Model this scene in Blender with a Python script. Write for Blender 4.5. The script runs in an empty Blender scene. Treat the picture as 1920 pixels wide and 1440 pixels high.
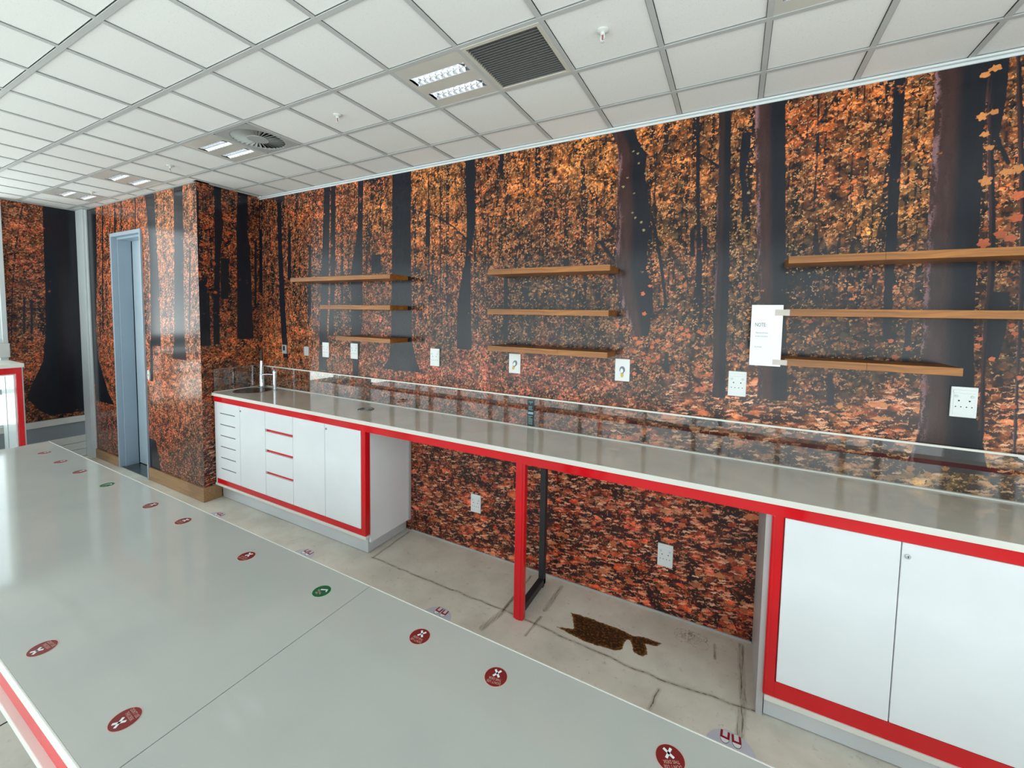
import bpy, bmesh, math, random
import numpy as np
from mathutils import Vector, Matrix
PI = math.pi
sc = bpy.context.scene
col = sc.collection
random.seed(7)

# ------------------------------------------------------------------ camera, world, light, exposure
F_PX, PP_Y = 783.2765, 638.342
cam_d = bpy.data.cameras.new('camera')
cam_d.sensor_fit = 'HORIZONTAL'; cam_d.sensor_width = 36.0
cam_d.lens = 36.0 * F_PX / 1920.0
cam_d.shift_y = (PP_Y - 720.0) / 1920.0
cam_d.clip_start = 0.02; cam_d.clip_end = 200
cam = bpy.data.objects.new('camera', cam_d); col.objects.link(cam)
YAW, PITCH, ROLL = -0.489268, -0.061171, 0.017015
fw = Vector((math.sin(YAW)*math.cos(PITCH), math.cos(YAW)*math.cos(PITCH), math.sin(PITCH)))
r0 = Vector((math.cos(YAW), -math.sin(YAW), 0)); u0 = r0.cross(fw)
rr = math.cos(ROLL)*r0 + math.sin(ROLL)*u0; uu = -math.sin(ROLL)*r0 + math.cos(ROLL)*u0
M = Matrix((rr, uu, -fw)).transposed().to_4x4(); M.translation = Vector((0.299349, -2.385901, 1.653333))
cam.matrix_world = M
sc.camera = cam

world = bpy.data.worlds.new('sky_with_ground_fill'); sc.world = world; world.use_nodes = True
wn = world.node_tree.nodes; wl = world.node_tree.links; wn.clear()
wo = wn.new('ShaderNodeOutputWorld'); wb = wn.new('ShaderNodeBackground')
tc = wn.new('ShaderNodeTexCoord'); sp = wn.new('ShaderNodeSeparateXYZ'); rmp = wn.new('ShaderNodeValToRGB')
mr = wn.new('ShaderNodeMapRange'); mr.inputs['From Min'].default_value = -0.25; mr.inputs['From Max'].default_value = 0.6
wl.new(tc.outputs['Generated'], sp.inputs[0]); wl.new(sp.outputs['Z'], mr.inputs['Value']); wl.new(mr.outputs[0], rmp.inputs[0])
e = rmp.color_ramp.elements
e[0].position = 0.0; e[0].color = (1.62, 1.70, 1.70, 1)  # below the horizon: brighter than the sky, added fill for the ceiling
e[1].position = 1.0; e[1].color = (0.80, 0.93, 1.0, 1)
q = rmp.color_ramp.elements.new(0.26); q.color = (1.35, 1.42, 1.44, 1)
q = rmp.color_ramp.elements.new(0.34); q.color = (0.86, 0.95, 1.0, 1)
wl.new(rmp.outputs[0], wb.inputs[0]); wb.inputs[1].default_value = 2.6
wl.new(wb.outputs[0], wo.inputs[0])
sc.view_settings.view_transform = 'Standard'; sc.view_settings.look = 'None'
sc.view_settings.gamma = 1.0; sc.view_settings.use_curve_mapping = False
sc.view_settings.exposure = 0.28
sc.cycles.use_denoising = True
sc.cycles.max_bounces = 10; sc.cycles.diffuse_bounces = 6; sc.cycles.glossy_bounces = 5
sc.cycles.transparent_max_bounces = 12; sc.cycles.caustics_reflective = False; sc.cycles.caustics_refractive = False
sc.cycles.sample_clamp_indirect = 6.0

H = 2.704; XL = -6.07; XN = -3.66; YC = -0.525; YF = -3.45; XR = 2.4
T = 0.36; GY = 0.1008

def area(name, loc, rot, sx, sy, portal=True, power=0, colr=(1, 1, 1)):
    d = bpy.data.lights.new(name, 'AREA'); d.shape = 'RECTANGLE'; d.size = sx; d.size_y = sy
    d.energy = power; d.color = colr
    if portal: d.cycles.is_portal = True
    o = bpy.data.objects.new(name, d); col.objects.link(o); o.location = loc; o.rotation_euler = rot
    return o
# daylight enters through the long window wall behind the camera and the window of the far left wall
area('window_portal', (-1.8, YF-0.03, 1.42), (PI/2, 0, 0), 8.3, 2.3)
area('window_portal', (XL-0.05, -2.28, 1.58), (0, -PI/2, 0), 2.2, 2.2)

area('window_portal', (XR+.05, -2.1, 1.42), (0, PI/2, 0), 2.3, 2.4)  # portal of the unseen window added on the right for fill

# ------------------------------------------------------------------ node helpers
def srgb(r, g=None, b=None):
    if g is None: r, g, b = r
    f = lambda c: (c/255/12.92) if c/255 <= 0.04045 else ((c/255+0.055)/1.055)**2.4
    return (f(r), f(g), f(b), 1)

class NT:
    def __init__(s, name):
        s.m = bpy.data.materials.new(name); s.m.use_nodes = True
        s.t = s.m.node_tree; s.t.nodes.clear()
        s.out = s.t.nodes.new('ShaderNodeOutputMaterial')
    def n(s, typ, **kw):
        x = s.t.nodes.new('ShaderNode'+typ)
        for k, v in kw.items(): setattr(x, k, v)
        return x
    def setin(s, sock, v):
        if isinstance(v, bpy.types.NodeSocket): s.t.links.new(v, sock)
        elif v is not None: sock.default_value = v
    def math(s, op, a, b=None, c=None, clamp=False):
        x = s.n('Math', operation=op); x.use_clamp = clamp
        s.setin(x.inputs[0], a)
        if b is not None: s.setin(x.inputs[1], b)
        if c is not None: s.setin(x.inputs[2], c)
        return x.outputs[0]
    def mix(s, f, a, b, mode='MIX'):
        x = s.n('MixRGB', blend_type=mode)
        s.setin(x.inputs[0], f); s.setin(x.inputs[1], a); s.setin(x.inputs[2], b); return x.outputs[0]
    def fmix(s, f, a, b): # scalar mix
        return s.math('ADD', a, s.math('MULTIPLY', f, s.math('SUBTRACT', b, a)))
    def step(s, v, lo, hi, a=0.0, b=1.0, smooth=True):
        x = s.n('MapRange'); x.interpolation_type = 'SMOOTHSTEP' if smooth else 'LINEAR'
        s.setin(x.inputs[0], v)
        for i, q in enumerate((lo, hi, a, b)): s.setin(x.inputs[1+i], q)
        return x.outputs[0]
    def noise(s, vec, scale, detail=2, rough=.5, dist=0):
        x = s.n('TexNoise'); s.setin(x.inputs['Vector'], vec); s.setin(x.inputs['Scale'], scale)
        x.inputs['Detail'].default_value = detail; x.inputs['Roughness'].default_value = rough
        x.inputs['Distortion'].default_value = dist; return x.outputs[0], x.outputs[1]
    def voro(s, vec, scale=1.0, rnd=1.0, dim='2D'):
        x = s.n('TexVoronoi', voronoi_dimensions=dim); s.setin(x.inputs['Vector'], vec)
        x.inputs['Scale'].default_value = scale; x.inputs['Randomness'].default_value = rnd
        return x.outputs['Distance'], x.outputs['Color']
    def vmul(s, v, k):
        x = s.n('VectorMath', operation='MULTIPLY'); s.setin(x.inputs[0], v); s.setin(x.inputs[1], k); return x.outputs[0]
    def vadd(s, v, k):
        x = s.n('VectorMath', operation='ADD'); s.setin(x.inputs[0], v); s.setin(x.inputs[1], k); return x.outputs[0]
    def sep(s, v):
        x = s.n('SeparateColor'); s.setin(x.inputs[0], v); return x.outputs[0], x.outputs[1], x.outputs[2]
    def attr(s, name):
        x = s.n('Attribute', attribute_name=name); return x.outputs['Color'], x.outputs['Alpha'], x.outputs['Fac']
    def coord(s, kind='Object'):
        return s.n('TexCoord').outputs[kind]
    def bsdf(s, color, rough=.5, metal=0, spec=.5, coat=0, bump=None, bstr=.2, bdist=.002, emis=None, estr=0, coat_r=.05):
        x = s.n('BsdfPrincipled')
        s.setin(x.inputs['Base Color'], color); s.setin(x.inputs['Roughness'], rough); s.setin(x.inputs['Metallic'], metal)
        x.inputs['Specular IOR Level'].default_value = spec
        x.inputs['Coat Weight'].default_value = coat; x.inputs['Coat Roughness'].default_value = coat_r
        if bump is not None:
            b = s.n('Bump'); b.inputs['Strength'].default_value = bstr; b.inputs['Distance'].default_value = bdist
            s.setin(b.inputs['Height'], bump); s.t.links.new(b.outputs[0], x.inputs['Normal'])
        if emis is not None:
            s.setin(x.inputs['Emission Color'], emis); x.inputs['Emission Strength'].default_value = estr
        s.t.links.new(x.outputs[0], s.out.inputs[0]); return x

MATS = {}
def simple(name, rgb, rough=.5, metal=0, spec=.5, coat=0, var=.06, vs=6, bstr=0.0, bs=60, **kw):
    t = NT(name); P = t.coord()
    f, _ = t.noise(P, vs, 3)
    c = t.mix(t.step(f, .3, .7), srgb(rgb), tuple(x*(1-var) for x in srgb(rgb)[:3])+(1,))
    b = None
    if bstr: b, _ = t.noise(P, bs, 3)
    t.bsdf(c, rough, metal, spec, coat, b, bstr, **kw); MATS[name] = t.m; return t.m

simple('white_laminate', (234, 238, 241), .26, var=.03)
simple('white_nosing', (225, 224, 216), .35, var=.04)
simple('grey_panel', (186, 184, 184), .35, var=.05)
simple('red_laminate', (216, 14, 28), .12, spec=.5, var=.12, vs=3)
simple('black_steel', (38, 40, 44), .4, var=.2)
simple('white_plastic', (222, 226, 225), .3, var=.02)
simple('dark_hole', (16, 16, 18), .7)
simple('chrome', (210, 214, 220), .12, 1.0, var=.05)
simple('stainless', (150, 148, 145), .25, 1.0, var=.15)
simple('white_trim', (200, 208, 210), .45, var=.06)
simple('grid_metal', (176, 179, 178), .5, var=.05)
simple('light_panel', (192, 190, 183), .3, .0, var=.08)
simple('diffuser_grey', (158, 162, 160), .45, var=.04)
simple('grille_frame', (188, 186, 176), .45, var=.06)
simple('grille_slat', (116, 116, 112), .45, var=.1)
simple('cavity_black', (12, 12, 13), .9)
simple('louvre_mirror', (235, 238, 240), .18, .85, var=.03)
simple('door_blue', (150, 166, 180), .4, var=.05)
simple('door_leaf_paint', (168, 184, 196), .4, var=.05)
simple('rail_white', (206, 209, 206), .5, var=.08, vs=9)
simple('panel_grey', (134, 142, 150), .6, var=.06)
simple('plain_wall', (196, 197, 194), .7, var=.04)
simple('window_frame_paint', (120, 122, 124), .5, var=.1)
simple('sprinkler_white', (205, 208, 204), .4)
simple('sprinkler_bulb', (150, 24, 22), .2)
simple('sticker_red', (126, 30, 32), .35, var=.1)
simple('sticker_maroon', (104, 24, 36), .35, var=.1)
simple('sticker_green', (18, 92, 58), .35, var=.1)
simple('sticker_rim', (214, 172, 158), .4)
simple('sticker_rim_green', (150, 205, 165), .4)
simple('sticker_white', (232, 234, 236), .4, var=.02)
simple('decal_lilac', (196, 196, 206), .4, var=.04)
simple('shoe_red', (146, 22, 34), .4)
simple('shoe_pink', (196, 170, 178), .5)
simple('ink', (60, 60, 66), .5)
simple('ink_dark', (26, 26, 30), .5)
simple('paper_white', (222, 228, 232), .3, var=.02)
simple('tape_clear', (190, 180, 172), .3, var=.15)
simple('bulb_grey', (112, 118, 130), .3, var=.4, vs=60)
simple('brass', (176, 146, 70), .35, .6)
simple('label_black', (20, 34, 40), .35)
simple('label_text', (150, 186, 186), .4)
simple('tube_added_glow', (240, 244, 250), .4, emis=(0.9, .95, 1, 1), estr=2.2)  # weak glow added to unlit tubes so the louvres look bright

def brushed():
    t = NT('brushed_plinth'); P = t.coord()
    f, _ = t.noise(t.vmul(P, (3, 40, 160)), 1.0, 3)
    g, _ = t.noise(P, 2.2, 2)
    c = t.mix(g, srgb(206, 212, 218), srgb(228, 232, 236))
    t.bsdf(c, t.fmix(f, .24, .4), .45, bump=f, bstr=.05); MATS['brushed_plinth'] = t.m
brushed()

def wood(name, c1, c2, c3):
    t = NT(name); P = t.coord()
    w, _ = t.noise(P, 3.0, 2)
    v = t.vadd(P, t.vmul(t.n('CombineXYZ').outputs[0], (1, 1, 1)))
    x = t.n('CombineXYZ'); t.setin(x.inputs[2], t.math('MULTIPLY', w, .05)); v = t.vadd(P, x.outputs[0])
    g, _ = t.noise(t.vmul(v, (3, 60, 130)), 1.0, 4, .6)
    h, _ = t.noise(t.vmul(v, (14, 200, 420)), 1.0, 2)
    k, _ = t.noise(t.vmul(P, (2.2, 9, 9)), 1.0, 1)
    c = t.mix(t.step(g, .3, .7), srgb(c1), srgb(c2))
    c = t.mix(t.math('MULTIPLY', t.step(h, .55, .75), .5), c, srgb(c3))
    c = t.mix(t.math('MULTIPLY', t.step(k, .5, .62), .35), c, srgb(c3))
    t.bsdf(c, .38, bump=g, bstr=.15); MATS[name] = t.m
wood('shelf_wood', (166, 104, 30), (122, 70, 18), (60, 32, 12))
wood('skirting_wood', (170, 134, 94), (146, 108, 72), (104, 72, 48))

def stone(name, c1, c2, rough, spec=.5, fleck=.3):
    t = NT(name); P = t.coord()
    f, _ = t.noise(P, 4, 4); g, _ = t.noise(P, 240, 2); k, _ = t.noise(P, 1.1, 2)
    c = t.mix(t.step(f, .35, .7), srgb(c1), srgb(c2))
    c = t.mix(t.math('MULTIPLY', t.step(g, .62, .72), fleck), c, srgb(210, 206, 200))
    t.bsdf(c, t.fmix(k, rough, rough*1.6), spec=spec); MATS[name] = t.m
stone('worktop_stone', (196, 189, 176), (186, 180, 168), .05)
stone('desk_top', (185, 186, 180), (180, 182, 177), .055, fleck=.1)

def tile_mat():
    t = NT('mineral_tile'); P = t.coord()
    oi = t.n('ObjectInfo').outputs['Random']
    f, _ = t.noise(P, 260, 3, .7); g, _ = t.noise(P, 1.5, 2)
    c = t.mix(t.step(f, .3, .42), srgb(196, 199, 198), srgb(222, 224, 222))
    c = t.mix(t.math('MULTIPLY', oi, .35), c, srgb(206, 207, 205))
    t.bsdf(c, .9, spec=.15, bump=f, bstr=.25, bdist=.001); MATS['mineral_tile'] = t.m
tile_mat()

def glass_mat(name, tint=(.97, .99, .98, 1), base=.04, rough=.0):
    t = NT(name)
    fr = t.n('Fresnel'); fr.inputs[0].default_value = 1.5
    tr = t.n('BsdfTransparent'); tr.inputs[0].default_value = tint
    gl = t.n('BsdfGlossy'); gl.inputs['Roughness'].default_value = rough
    mx = t.n('MixShader'); t.setin(mx.inputs[0], t.math('MULTIPLY', t.math('ADD', fr.outputs[0], base, clamp=True), t.math('SUBTRACT', 1.0, t.n('NewGeometry').outputs['Backfacing'])))
    t.t.links.new(tr.outputs[0], mx.inputs[1]); t.t.links.new(gl.outputs[0], mx.inputs[2]); t.t.links.new(mx.outputs[0], t.out.inputs[0])
    MATS[name] = t.m
glass_mat('clear_glass'); glass_mat('splash_glass', base=.13)

# printed woodland photograph of the wallpaper: leaf layers from Voronoi cells, trunks from distance attributes
def mural_mat():
    t = NT('woodland_wallpaper')
    P = t.n('UVMap', uv_map='wall').outputs[0]
    field, dens, _ = t.attr('leaf_field')
    ta, gg, _ = t.attr('trunk_field')
    ov, ovs, _ = t.attr('leaf_print')
    sd, tone, brown = t.sep(ta)
    _, wc = t.noise(P, 50, 3, .65); _, wc2 = t.noise(P, 190, 2)
    W = t.vadd(P, t.vadd(t.vmul(t.vadd(wc, (-.5, -.5, -.5)), (.040, .030, 0)), t.vmul(t.vadd(wc2, (-.5, -.5, -.5)), (.010, .007, 0))))
    n1, _ = t.noise(P, 7, 3); n2, _ = t.noise(P, 26, 3, .6); nv, _ = t.noise(t.vmul(P, (60, 2.0, 1)), 1.0, 2)
    n3, _ = t.noise(P, 14, 4, .65); nf, _ = t.noise(P, 170, 2, .6)
    near = t.math('SUBTRACT', gg, 1.0, clamp=True); grd = t.math('MINIMUM', gg, 1.0)
    nearb = t.step(t.math('ADD', near, t.math('MULTIPLY', t.math('SUBTRACT', n2, .5), .8)), .35, .55)
    nff = t.math('MULTIPLY', t.math('SUBTRACT', nf, .5), .35)
    def L(sx, sy, off, sk=0.0):
        x = t.n('VectorRotate', rotation_type='Z_AXIS'); t.setin(x.inputs['Vector'], W); x.inputs['Angle'].default_value = sk
        v = t.vadd(t.vmul(x.outputs[0], (sx, sy, 1)), (off, off*.7, 0)); d, c = t.voro(v); r, g, b = t.sep(c)
        return t.math('ADD', d, nff), r, g, b
    lum = t.math('MULTIPLY', t.step(n3, .30, .70, .40, 1.7), t.step(n1, .30, .72, .65, 1.4))
    cc = t.n('CombineColor')
    for i in range(3): t.setin(cc.inputs[i], t.math('MULTIPLY', lum, (.80, .66, .55)[i]))
    fld = t.mix(1.0, field, cc.outputs[0], 'MULTIPLY')
    dk = t.mix(t.step(n2, .35, .65), srgb(16, 17, 22), t.mix(.14, srgb(26, 25, 26), field))
    dk = t.mix(t.math('MULTIPLY', near, .6), dk, srgb(58, 34, 36))
    nn = t.math('SUBTRACT', n3, .5); nm = t.math('SUBTRACT', n2, .5)
    nl, _ = t.noise(t.vmul(P, (5, 11, 1)), 1.0, 3, .6)
    gap = t.math('MULTIPLY', t.step(nl, .50, .42), nearb)
    # mid-tone undergrowth
    d0, r0_, g0, b0 = L(30, 26, 5.1, .4)
    base = t.mix(t.math('MULTIPLY', t.step(d0, .6, .3), t.step(t.math('ADD', t.math('ADD', g0, t.math('MULTIPLY', dens, .7)), nn), .55, .95)), dk,
                 t.mix(t.math('MULTIPLY', r0_, .7), t.mix(.62, srgb(44, 32, 27), fld), srgb(70, 66, 50)))
    # thin stems seen between the leaves
    stem = t.math('MULTIPLY', t.step(nv, .55, .60), t.math('SUBTRACT', 1.0, grd, clamp=True))
    base = t.mix(t.math('MULTIPLY', stem, .85), base, srgb(22, 22, 27))
    nw, _ = t.noise(t.vmul(P, (17, .9, 1)), 1.0, 1)
    far = t.math('MULTIPLY', t.step(nw, .60, .62), t.math('SUBTRACT', 1.0, grd, clamp=True))
    base = t.mix(t.math('MULTIPLY', far, .9), base, srgb(24, 26, 32))
    def leafcol(r, g, lo=.3, hi=1.6):
        k = t.fmix(t.math('POWER', r, 1.3), lo, hi); x = t.n('CombineColor')
        for i in range(3): t.setin(x.inputs[i], k)
        c = t.mix(1.0, fld, x.outputs[0], 'MULTIPLY')
        c = t.mix(t.math('MULTIPLY', t.step(g, .70, .95, 0, .85), dens), c, srgb(222, 160, 108))
        c = t.mix(t.math('MULTIPLY', t.step(g, .40, .30, 0, .5), t.math('SUBTRACT', 1.0, near, clamp=True)), c, srgb(96, 88, 62))
        return t.mix(t.step(g, .20, .05, 0, .6), c, srgb(104, 42, 34))
    nn = t.math('SUBTRACT', n3, .5); nm = t.math('SUBTRACT', n2, .5)
    # fine leaves (far)
    d1, r1, g1, b1 = L(84, 56, 0, .5)
    gate1 = t.step(t.math('SUBTRACT', t.math('ADD', t.math('ADD', b1, t.math('MULTIPLY', nn, 2.6)), dens), t.math('ADD', t.math('MULTIPLY', far, .55), t.math('MULTIPLY', stem, .3))), .86, 1.04)
    m1 = t.math('MULTIPLY', t.math('MULTIPLY', t.step(d1, .52, .34), gate1), t.math('SUBTRACT', 1.0, t.math('MULTIPLY', nearb, .75)))
    c = t.mix(m1, base, leafcol(r1, g1))
    # medium leaves, seen obliquely
    d2, r2, g2, b2 = L(34, 62, 3.7, -.45)
    gate2 = t.step(t.math('ADD', t.math('ADD', b2, t.math('MULTIPLY', nm, 1.8)), t.math('MULTIPLY', dens, .6)), 1.04, 1.16)
    m2 = t.math('MULTIPLY', t.math('MULTIPLY', t.step(d2, .45, .30), gate2), t.math('SUBTRACT', 1.0, t.math('MULTIPLY', nearb, .5)))
    c = t.mix(m2, c, leafcol(r2, g2, .45, 1.6))
    # near leaves lying flat: wide and low
    d3, r3, g3, b3 = L(12.5, 31, 1.3, -.16)
    gate3 = t.math('MULTIPLY', t.step(t.math('SUBTRACT', t.math('ADD', t.math('ADD', b3, t.math('MULTIPLY', nm, 1.8)), dens), t.math('MULTIPLY', gap, .5)), .88, 1.0), nearb)
    dk2 = t.mix(t.math('MULTIPLY', t.math('MAXIMUM', t.math('MULTIPLY', t.step(n3, .52, .44), nearb), gap), .85), c, srgb(50, 30, 32))
    m3 = t.math('MULTIPLY', t.step(t.math('SUBTRACT', d3, t.math('MULTIPLY', nff, .65)), .50, .45), gate3)
    c = t.mix(m3, dk2, leafcol(r3, g3, .55, 2.0))
    d4, r4, g4, b4 = L(19, 84, 8.3, -.14)
    m4 = t.math('MULTIPLY', t.math('MULTIPLY', t.step(d4, .42, .32), t.step(t.math('SUBTRACT', b4, t.math('MULTIPLY', gap, .22)), .45, .52)), nearb)
    c = t.mix(m4, c, t.mix(t.math('MULTIPLY', t.math('MULTIPLY', g4, dens), 1.5, clamp=True), leafcol(r4, g4, .8, 2.0), srgb(248, 190, 156)))
    # sparkle of sunlit leaf edges
    d5, r5, g5, b5 = L(120, 95, 2.2, .7)
    m5 = t.math('MULTIPLY', t.step(d5, .42, .24), t.step(t.math('ADD', t.math('ADD', b5, t.math('MULTIPLY', dens, .30)), t.math('MULTIPLY', nn, .9)), .88, .95))
    c = t.mix(t.math('MULTIPLY', m5, .85), c, t.mix(.45, fld, srgb(244, 196, 136)))
    # trunks
    e1 = t.math('ADD', sd, t.math('MULTIPLY', t.math('SUBTRACT', n2, .5), .012))
    trunk = t.step(e1, .0022, -.0022)
    pass_ = t.math('MULTIPLY', t.math('MULTIPLY', t.step(n1, .60, .68), t.math('MULTIPLY', m2, t.step(sd, -.05, -.01))), .9)
    trunk = t.math('MULTIPLY', trunk, t.math('SUBTRACT', 1.0, pass_, clamp=True))
    bk, _ = t.noise(t.vmul(W, (70, 7, 1)), 1.0, 4, .6)
    tk = t.mix(bk, srgb(17, 19, 25), srgb(30, 33, 42))
    bc = t.mix(bk, srgb(34, 22, 23), srgb(80, 54, 50))
    lit = t.step(tone, .25, -.3)
    tk = t.mix(t.math('MULTIPLY', brown, t.math('MULTIPLY', lit, .9)), tk, bc)
    edge = t.math('MULTIPLY', t.math('MULTIPLY', t.step(tone, -.62, -.9), brown), t.step(bk, .48, .62))
    tk = t.mix(t.math('MULTIPLY', edge, .7), tk, srgb(150, 112, 116))
    c = t.mix(trunk, c, tk)
    # individually printed large leaves
    vein = t.step(t.noise(P, 130, 2)[0], .35, .7)
    c = t.mix(t.step(t.math('ADD', ovs, t.math('MULTIPLY', t.math('SUBTRACT', n2, .5), .35)), .42, .58), c,
              t.mix(t.math('MULTIPLY', vein, .45), ov, t.mix(.5, ov, srgb(110, 56, 40))))
    hz, _ = t.noise(t.vmul(P, (3, 1.2, 1)), 1.0, 3)
    t.bsdf(c, t.fmix(hz, .13, .21), spec=.33)
    MATS['woodland_wallpaper'] = t.m
mural_mat()

def floor_mat():
    t = NT('painted_concrete'); P = t.coord()
    fa, fr_, _ = t.attr('floor_marks')   # crack distance, stain distance, streak mask
    crack, stain, streak = t.sep(fa)
    f, _ = t.noise(P, 3, 4, .6); g, _ = t.noise(P, 30, 4, .7); s, _ = t.noise(P, 110, 3, .7); sx, _ = t.noise(t.vmul(P, (130, 7, 1)), 1.0, 3, .7)
    c = t.mix(t.step(f, .3, .7), srgb(226, 221, 208), srgb(204, 197, 184))
    c = t.mix(t.math('MULTIPLY', t.step(g, .58, .72), .35), c, srgb(132, 122, 106))
    c = t.mix(t.math('MULTIPLY', t.step(s, .70, .76), .7), c, srgb(78, 70, 58))
    cd = t.math('ADD', crack, t.math('MULTIPLY', t.math('SUBTRACT', g, .5), .007))
    c = t.mix(t.math('MULTIPLY', t.step(cd, .016, .0), .45), c, srgb(128, 116, 92))
    c = t.mix(t.math('MULTIPLY', t.step(cd, .0032, .0008), .9), c, srgb(54, 46, 38))
    st = t.math('MULTIPLY', streak, t.step(sx, .5, .6))
    c = t.mix(t.math('MULTIPLY', t.step(streak, .1, .9), .35), c, srgb(120, 104, 78))
    c = t.mix(t.math('MULTIPLY', st, .85), c, srgb(58, 46, 30))
    sd = t.math('ADD', stain, t.math('MULTIPLY', t.math('SUBTRACT', g, .5), .03))
    rn, _ = t.noise(P, 75, 4, .75)
    rust = t.mix(t.step(rn, .48, .66), srgb(40, 26, 14), srgb(132, 84, 30))
    rust = t.mix(t.math('MULTIPLY', t.step(sd, -.018, .0), t.step(rn, .35, .6)), rust, srgb(142, 92, 40))
    c = t.mix(t.step(sd, .003, -.003), c, rust)
    t.bsdf(c, t.fmix(f, .32, .5), bump=g, bstr=.12, bdist=.001); MATS['painted_concrete'] = t.m
floor_mat()

# ------------------------------------------------------------------ mesh helpers
def bm_box(bm, x0, x1, y0, y1, z0, z1):
    vs = [bm.verts.new((x, y, z)) for z in (z0, z1) for y in (y0, y1) for x in (x0, x1)]
    for f in ((0, 2, 3, 1), (4, 5, 7, 6), (0, 1, 5, 4), (2, 6, 7, 3), (0, 4, 6, 2), (1, 3, 7, 5)):
        bm.faces.new([vs[i] for i in f])
def lathe(bm, prof, n=24, cx=0, cy=0, axis='Z'):
    rings = []
    for r, z in prof:
        ring = []
        for k in range(n):
            a = 2*PI*k/n
            p = (cx+r*math.cos(a), cy+r*math.sin(a), z) if axis == 'Z' else (cx+r*math.cos(a), z, cy+r*math.sin(a))
            ring.append(bm.verts.new(p))
        rings.append(ring)
    for a, b in zip(rings[:-1], rings[1:]):
        for k in range(n): bm.faces.new((a[k], a[(k+1) % n], b[(k+1) % n], b[k]))
    if prof[0][0] > 1e-6: bm.faces.new(rings[0][::-1])
    if prof[-1][0] > 1e-6: bm.faces.new(rings[-1])
def tube(bm, pts, r, n=12, cap=True):
    pts = [Vector(p) for p in pts]; rs = r if isinstance(r, (list, tuple)) else [r]*len(pts)
    rings = []
    for i, p in enumerate(pts):
        d = (pts[min(i+1, len(pts)-1)] - pts[max(i-1, 0)]).normalized()
        a = d.cross(Vector((0, 0, 1)) if abs(d.z) < .95 else Vector((1, 0, 0))).normalized(); b = d.cross(a)
        rings.append([bm.verts.new(p + rs[i]*(a*math.cos(2*PI*k/n)+b*math.sin(2*PI*k/n))) for k in range(n)])
    for a, b in zip(rings[:-1], rings[1:]):
        for k in range(n): bm.faces.new((a[k], a[(k+1) % n], b[(k+1) % n], b[k]))
    if cap: bm.faces.new(rings[0][::-1]); bm.faces.new(rings[-1])
def poly_prism(bm, pts, z0, z1):
    a = [bm.verts.new((x, y, z0)) for x, y in pts]; b = [bm.verts.new((x, y, z1)) for x, y in pts]
    bm.faces.new(a[::-1]); bm.faces.new(b); n = len(pts)
    for i in range(n): bm.faces.new((a[i], a[(i+1) % n], b[(i+1) % n], b[i]))
def mesh(name, bm, mat, bevel=0, smooth=False):
    if bevel:
        bmesh.ops.bevel(bm, geom=[e for e in bm.edges], offset=bevel, segments=2, affect='EDGES', profile=.6)
    bmesh.ops.recalc_face_normals(bm, faces=bm.faces)
    me = bpy.data.meshes.new(name); bm.to_mesh(me); bm.free()
    me.materials.append(MATS[mat] if isinstance(mat, str) else mat)
    if smooth:
        for p in me.polygons: p.use_smooth = True
        try: me.set_sharp_from_angle(angle=math.radians(40))
        except Exception: pass
    return me
def link(name, me, parent=None, loc=None):
    o = bpy.data.objects.new(name, me); col.objects.link(o)
    if parent: o.parent = parent
    if loc: o.location = loc
    return o
def obj(name, bm, mat, parent=None, bevel=0, smooth=False):
    """geometry is given in the parent's local frame"""
    return link(name, mesh(name, bm, mat, bevel, smooth), parent)
def box(name, b, mat, parent=None, bevel=0):
    bm = bmesh.new()
    for q in (b if isinstance(b[0], (tuple, list)) else [b]): bm_box(bm, *q)
    return obj(name, bm, mat, parent, bevel)
def thing(name, label, cat, loc=(0, 0, 0), rot=(0, 0, 0), group=None):
    o = bpy.data.objects.new(name, None); col.objects.link(o); o.empty_display_size = .05
    o.location = loc; o.rotation_euler = rot; o['label'] = label; o['category'] = cat
    if group: o['group'] = group
    return o
def tag(o, label, cat, group=None):
    o['label'] = label; o['category'] = cat
    if group: o['group'] = group
    return o
def struct(o): o['kind'] = 'structure'; return o
def copy_tree(o, parent=None):
    c = o.copy(); col.objects.link(c); c.parent = parent
    for ch in o.children: copy_tree(ch, c)
    return c
def dup(root, loc, label, rot=None):
    c = copy_tree(root); c.location = loc; c['label'] = label
    if rot is not None: c.rotation_euler = rot
    return c
def text_mesh(s, size, align='CENTER', spacing=1.0, thick=.0):
    cu = bpy.data.curves.new('lettering', 'FONT'); cu.body = s; cu.size = size; cu.align_x = align; cu.align_y = 'CENTER'
    cu.space_character = spacing; cu.resolution_u = 3; cu.extrude = thick; cu.offset = 0.0
    o = bpy.data.objects.new('lettering', cu); col.objects.link(o)
    dg = bpy.context.evaluated_depsgraph_get(); me = bpy.data.meshes.new_from_object(o.evaluated_get(dg))
    bpy.data.objects.remove(o); bpy.data.curves.remove(cu); me.name = 'lettering'; return me
def lettering(s, size, mat, parent, M4, **kw):
    me = text_mesh(s, size, **kw); me.materials.clear(); me.materials.append(MATS[mat]); me.transform(M4)
    return link('lettering', me, parent)
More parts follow.
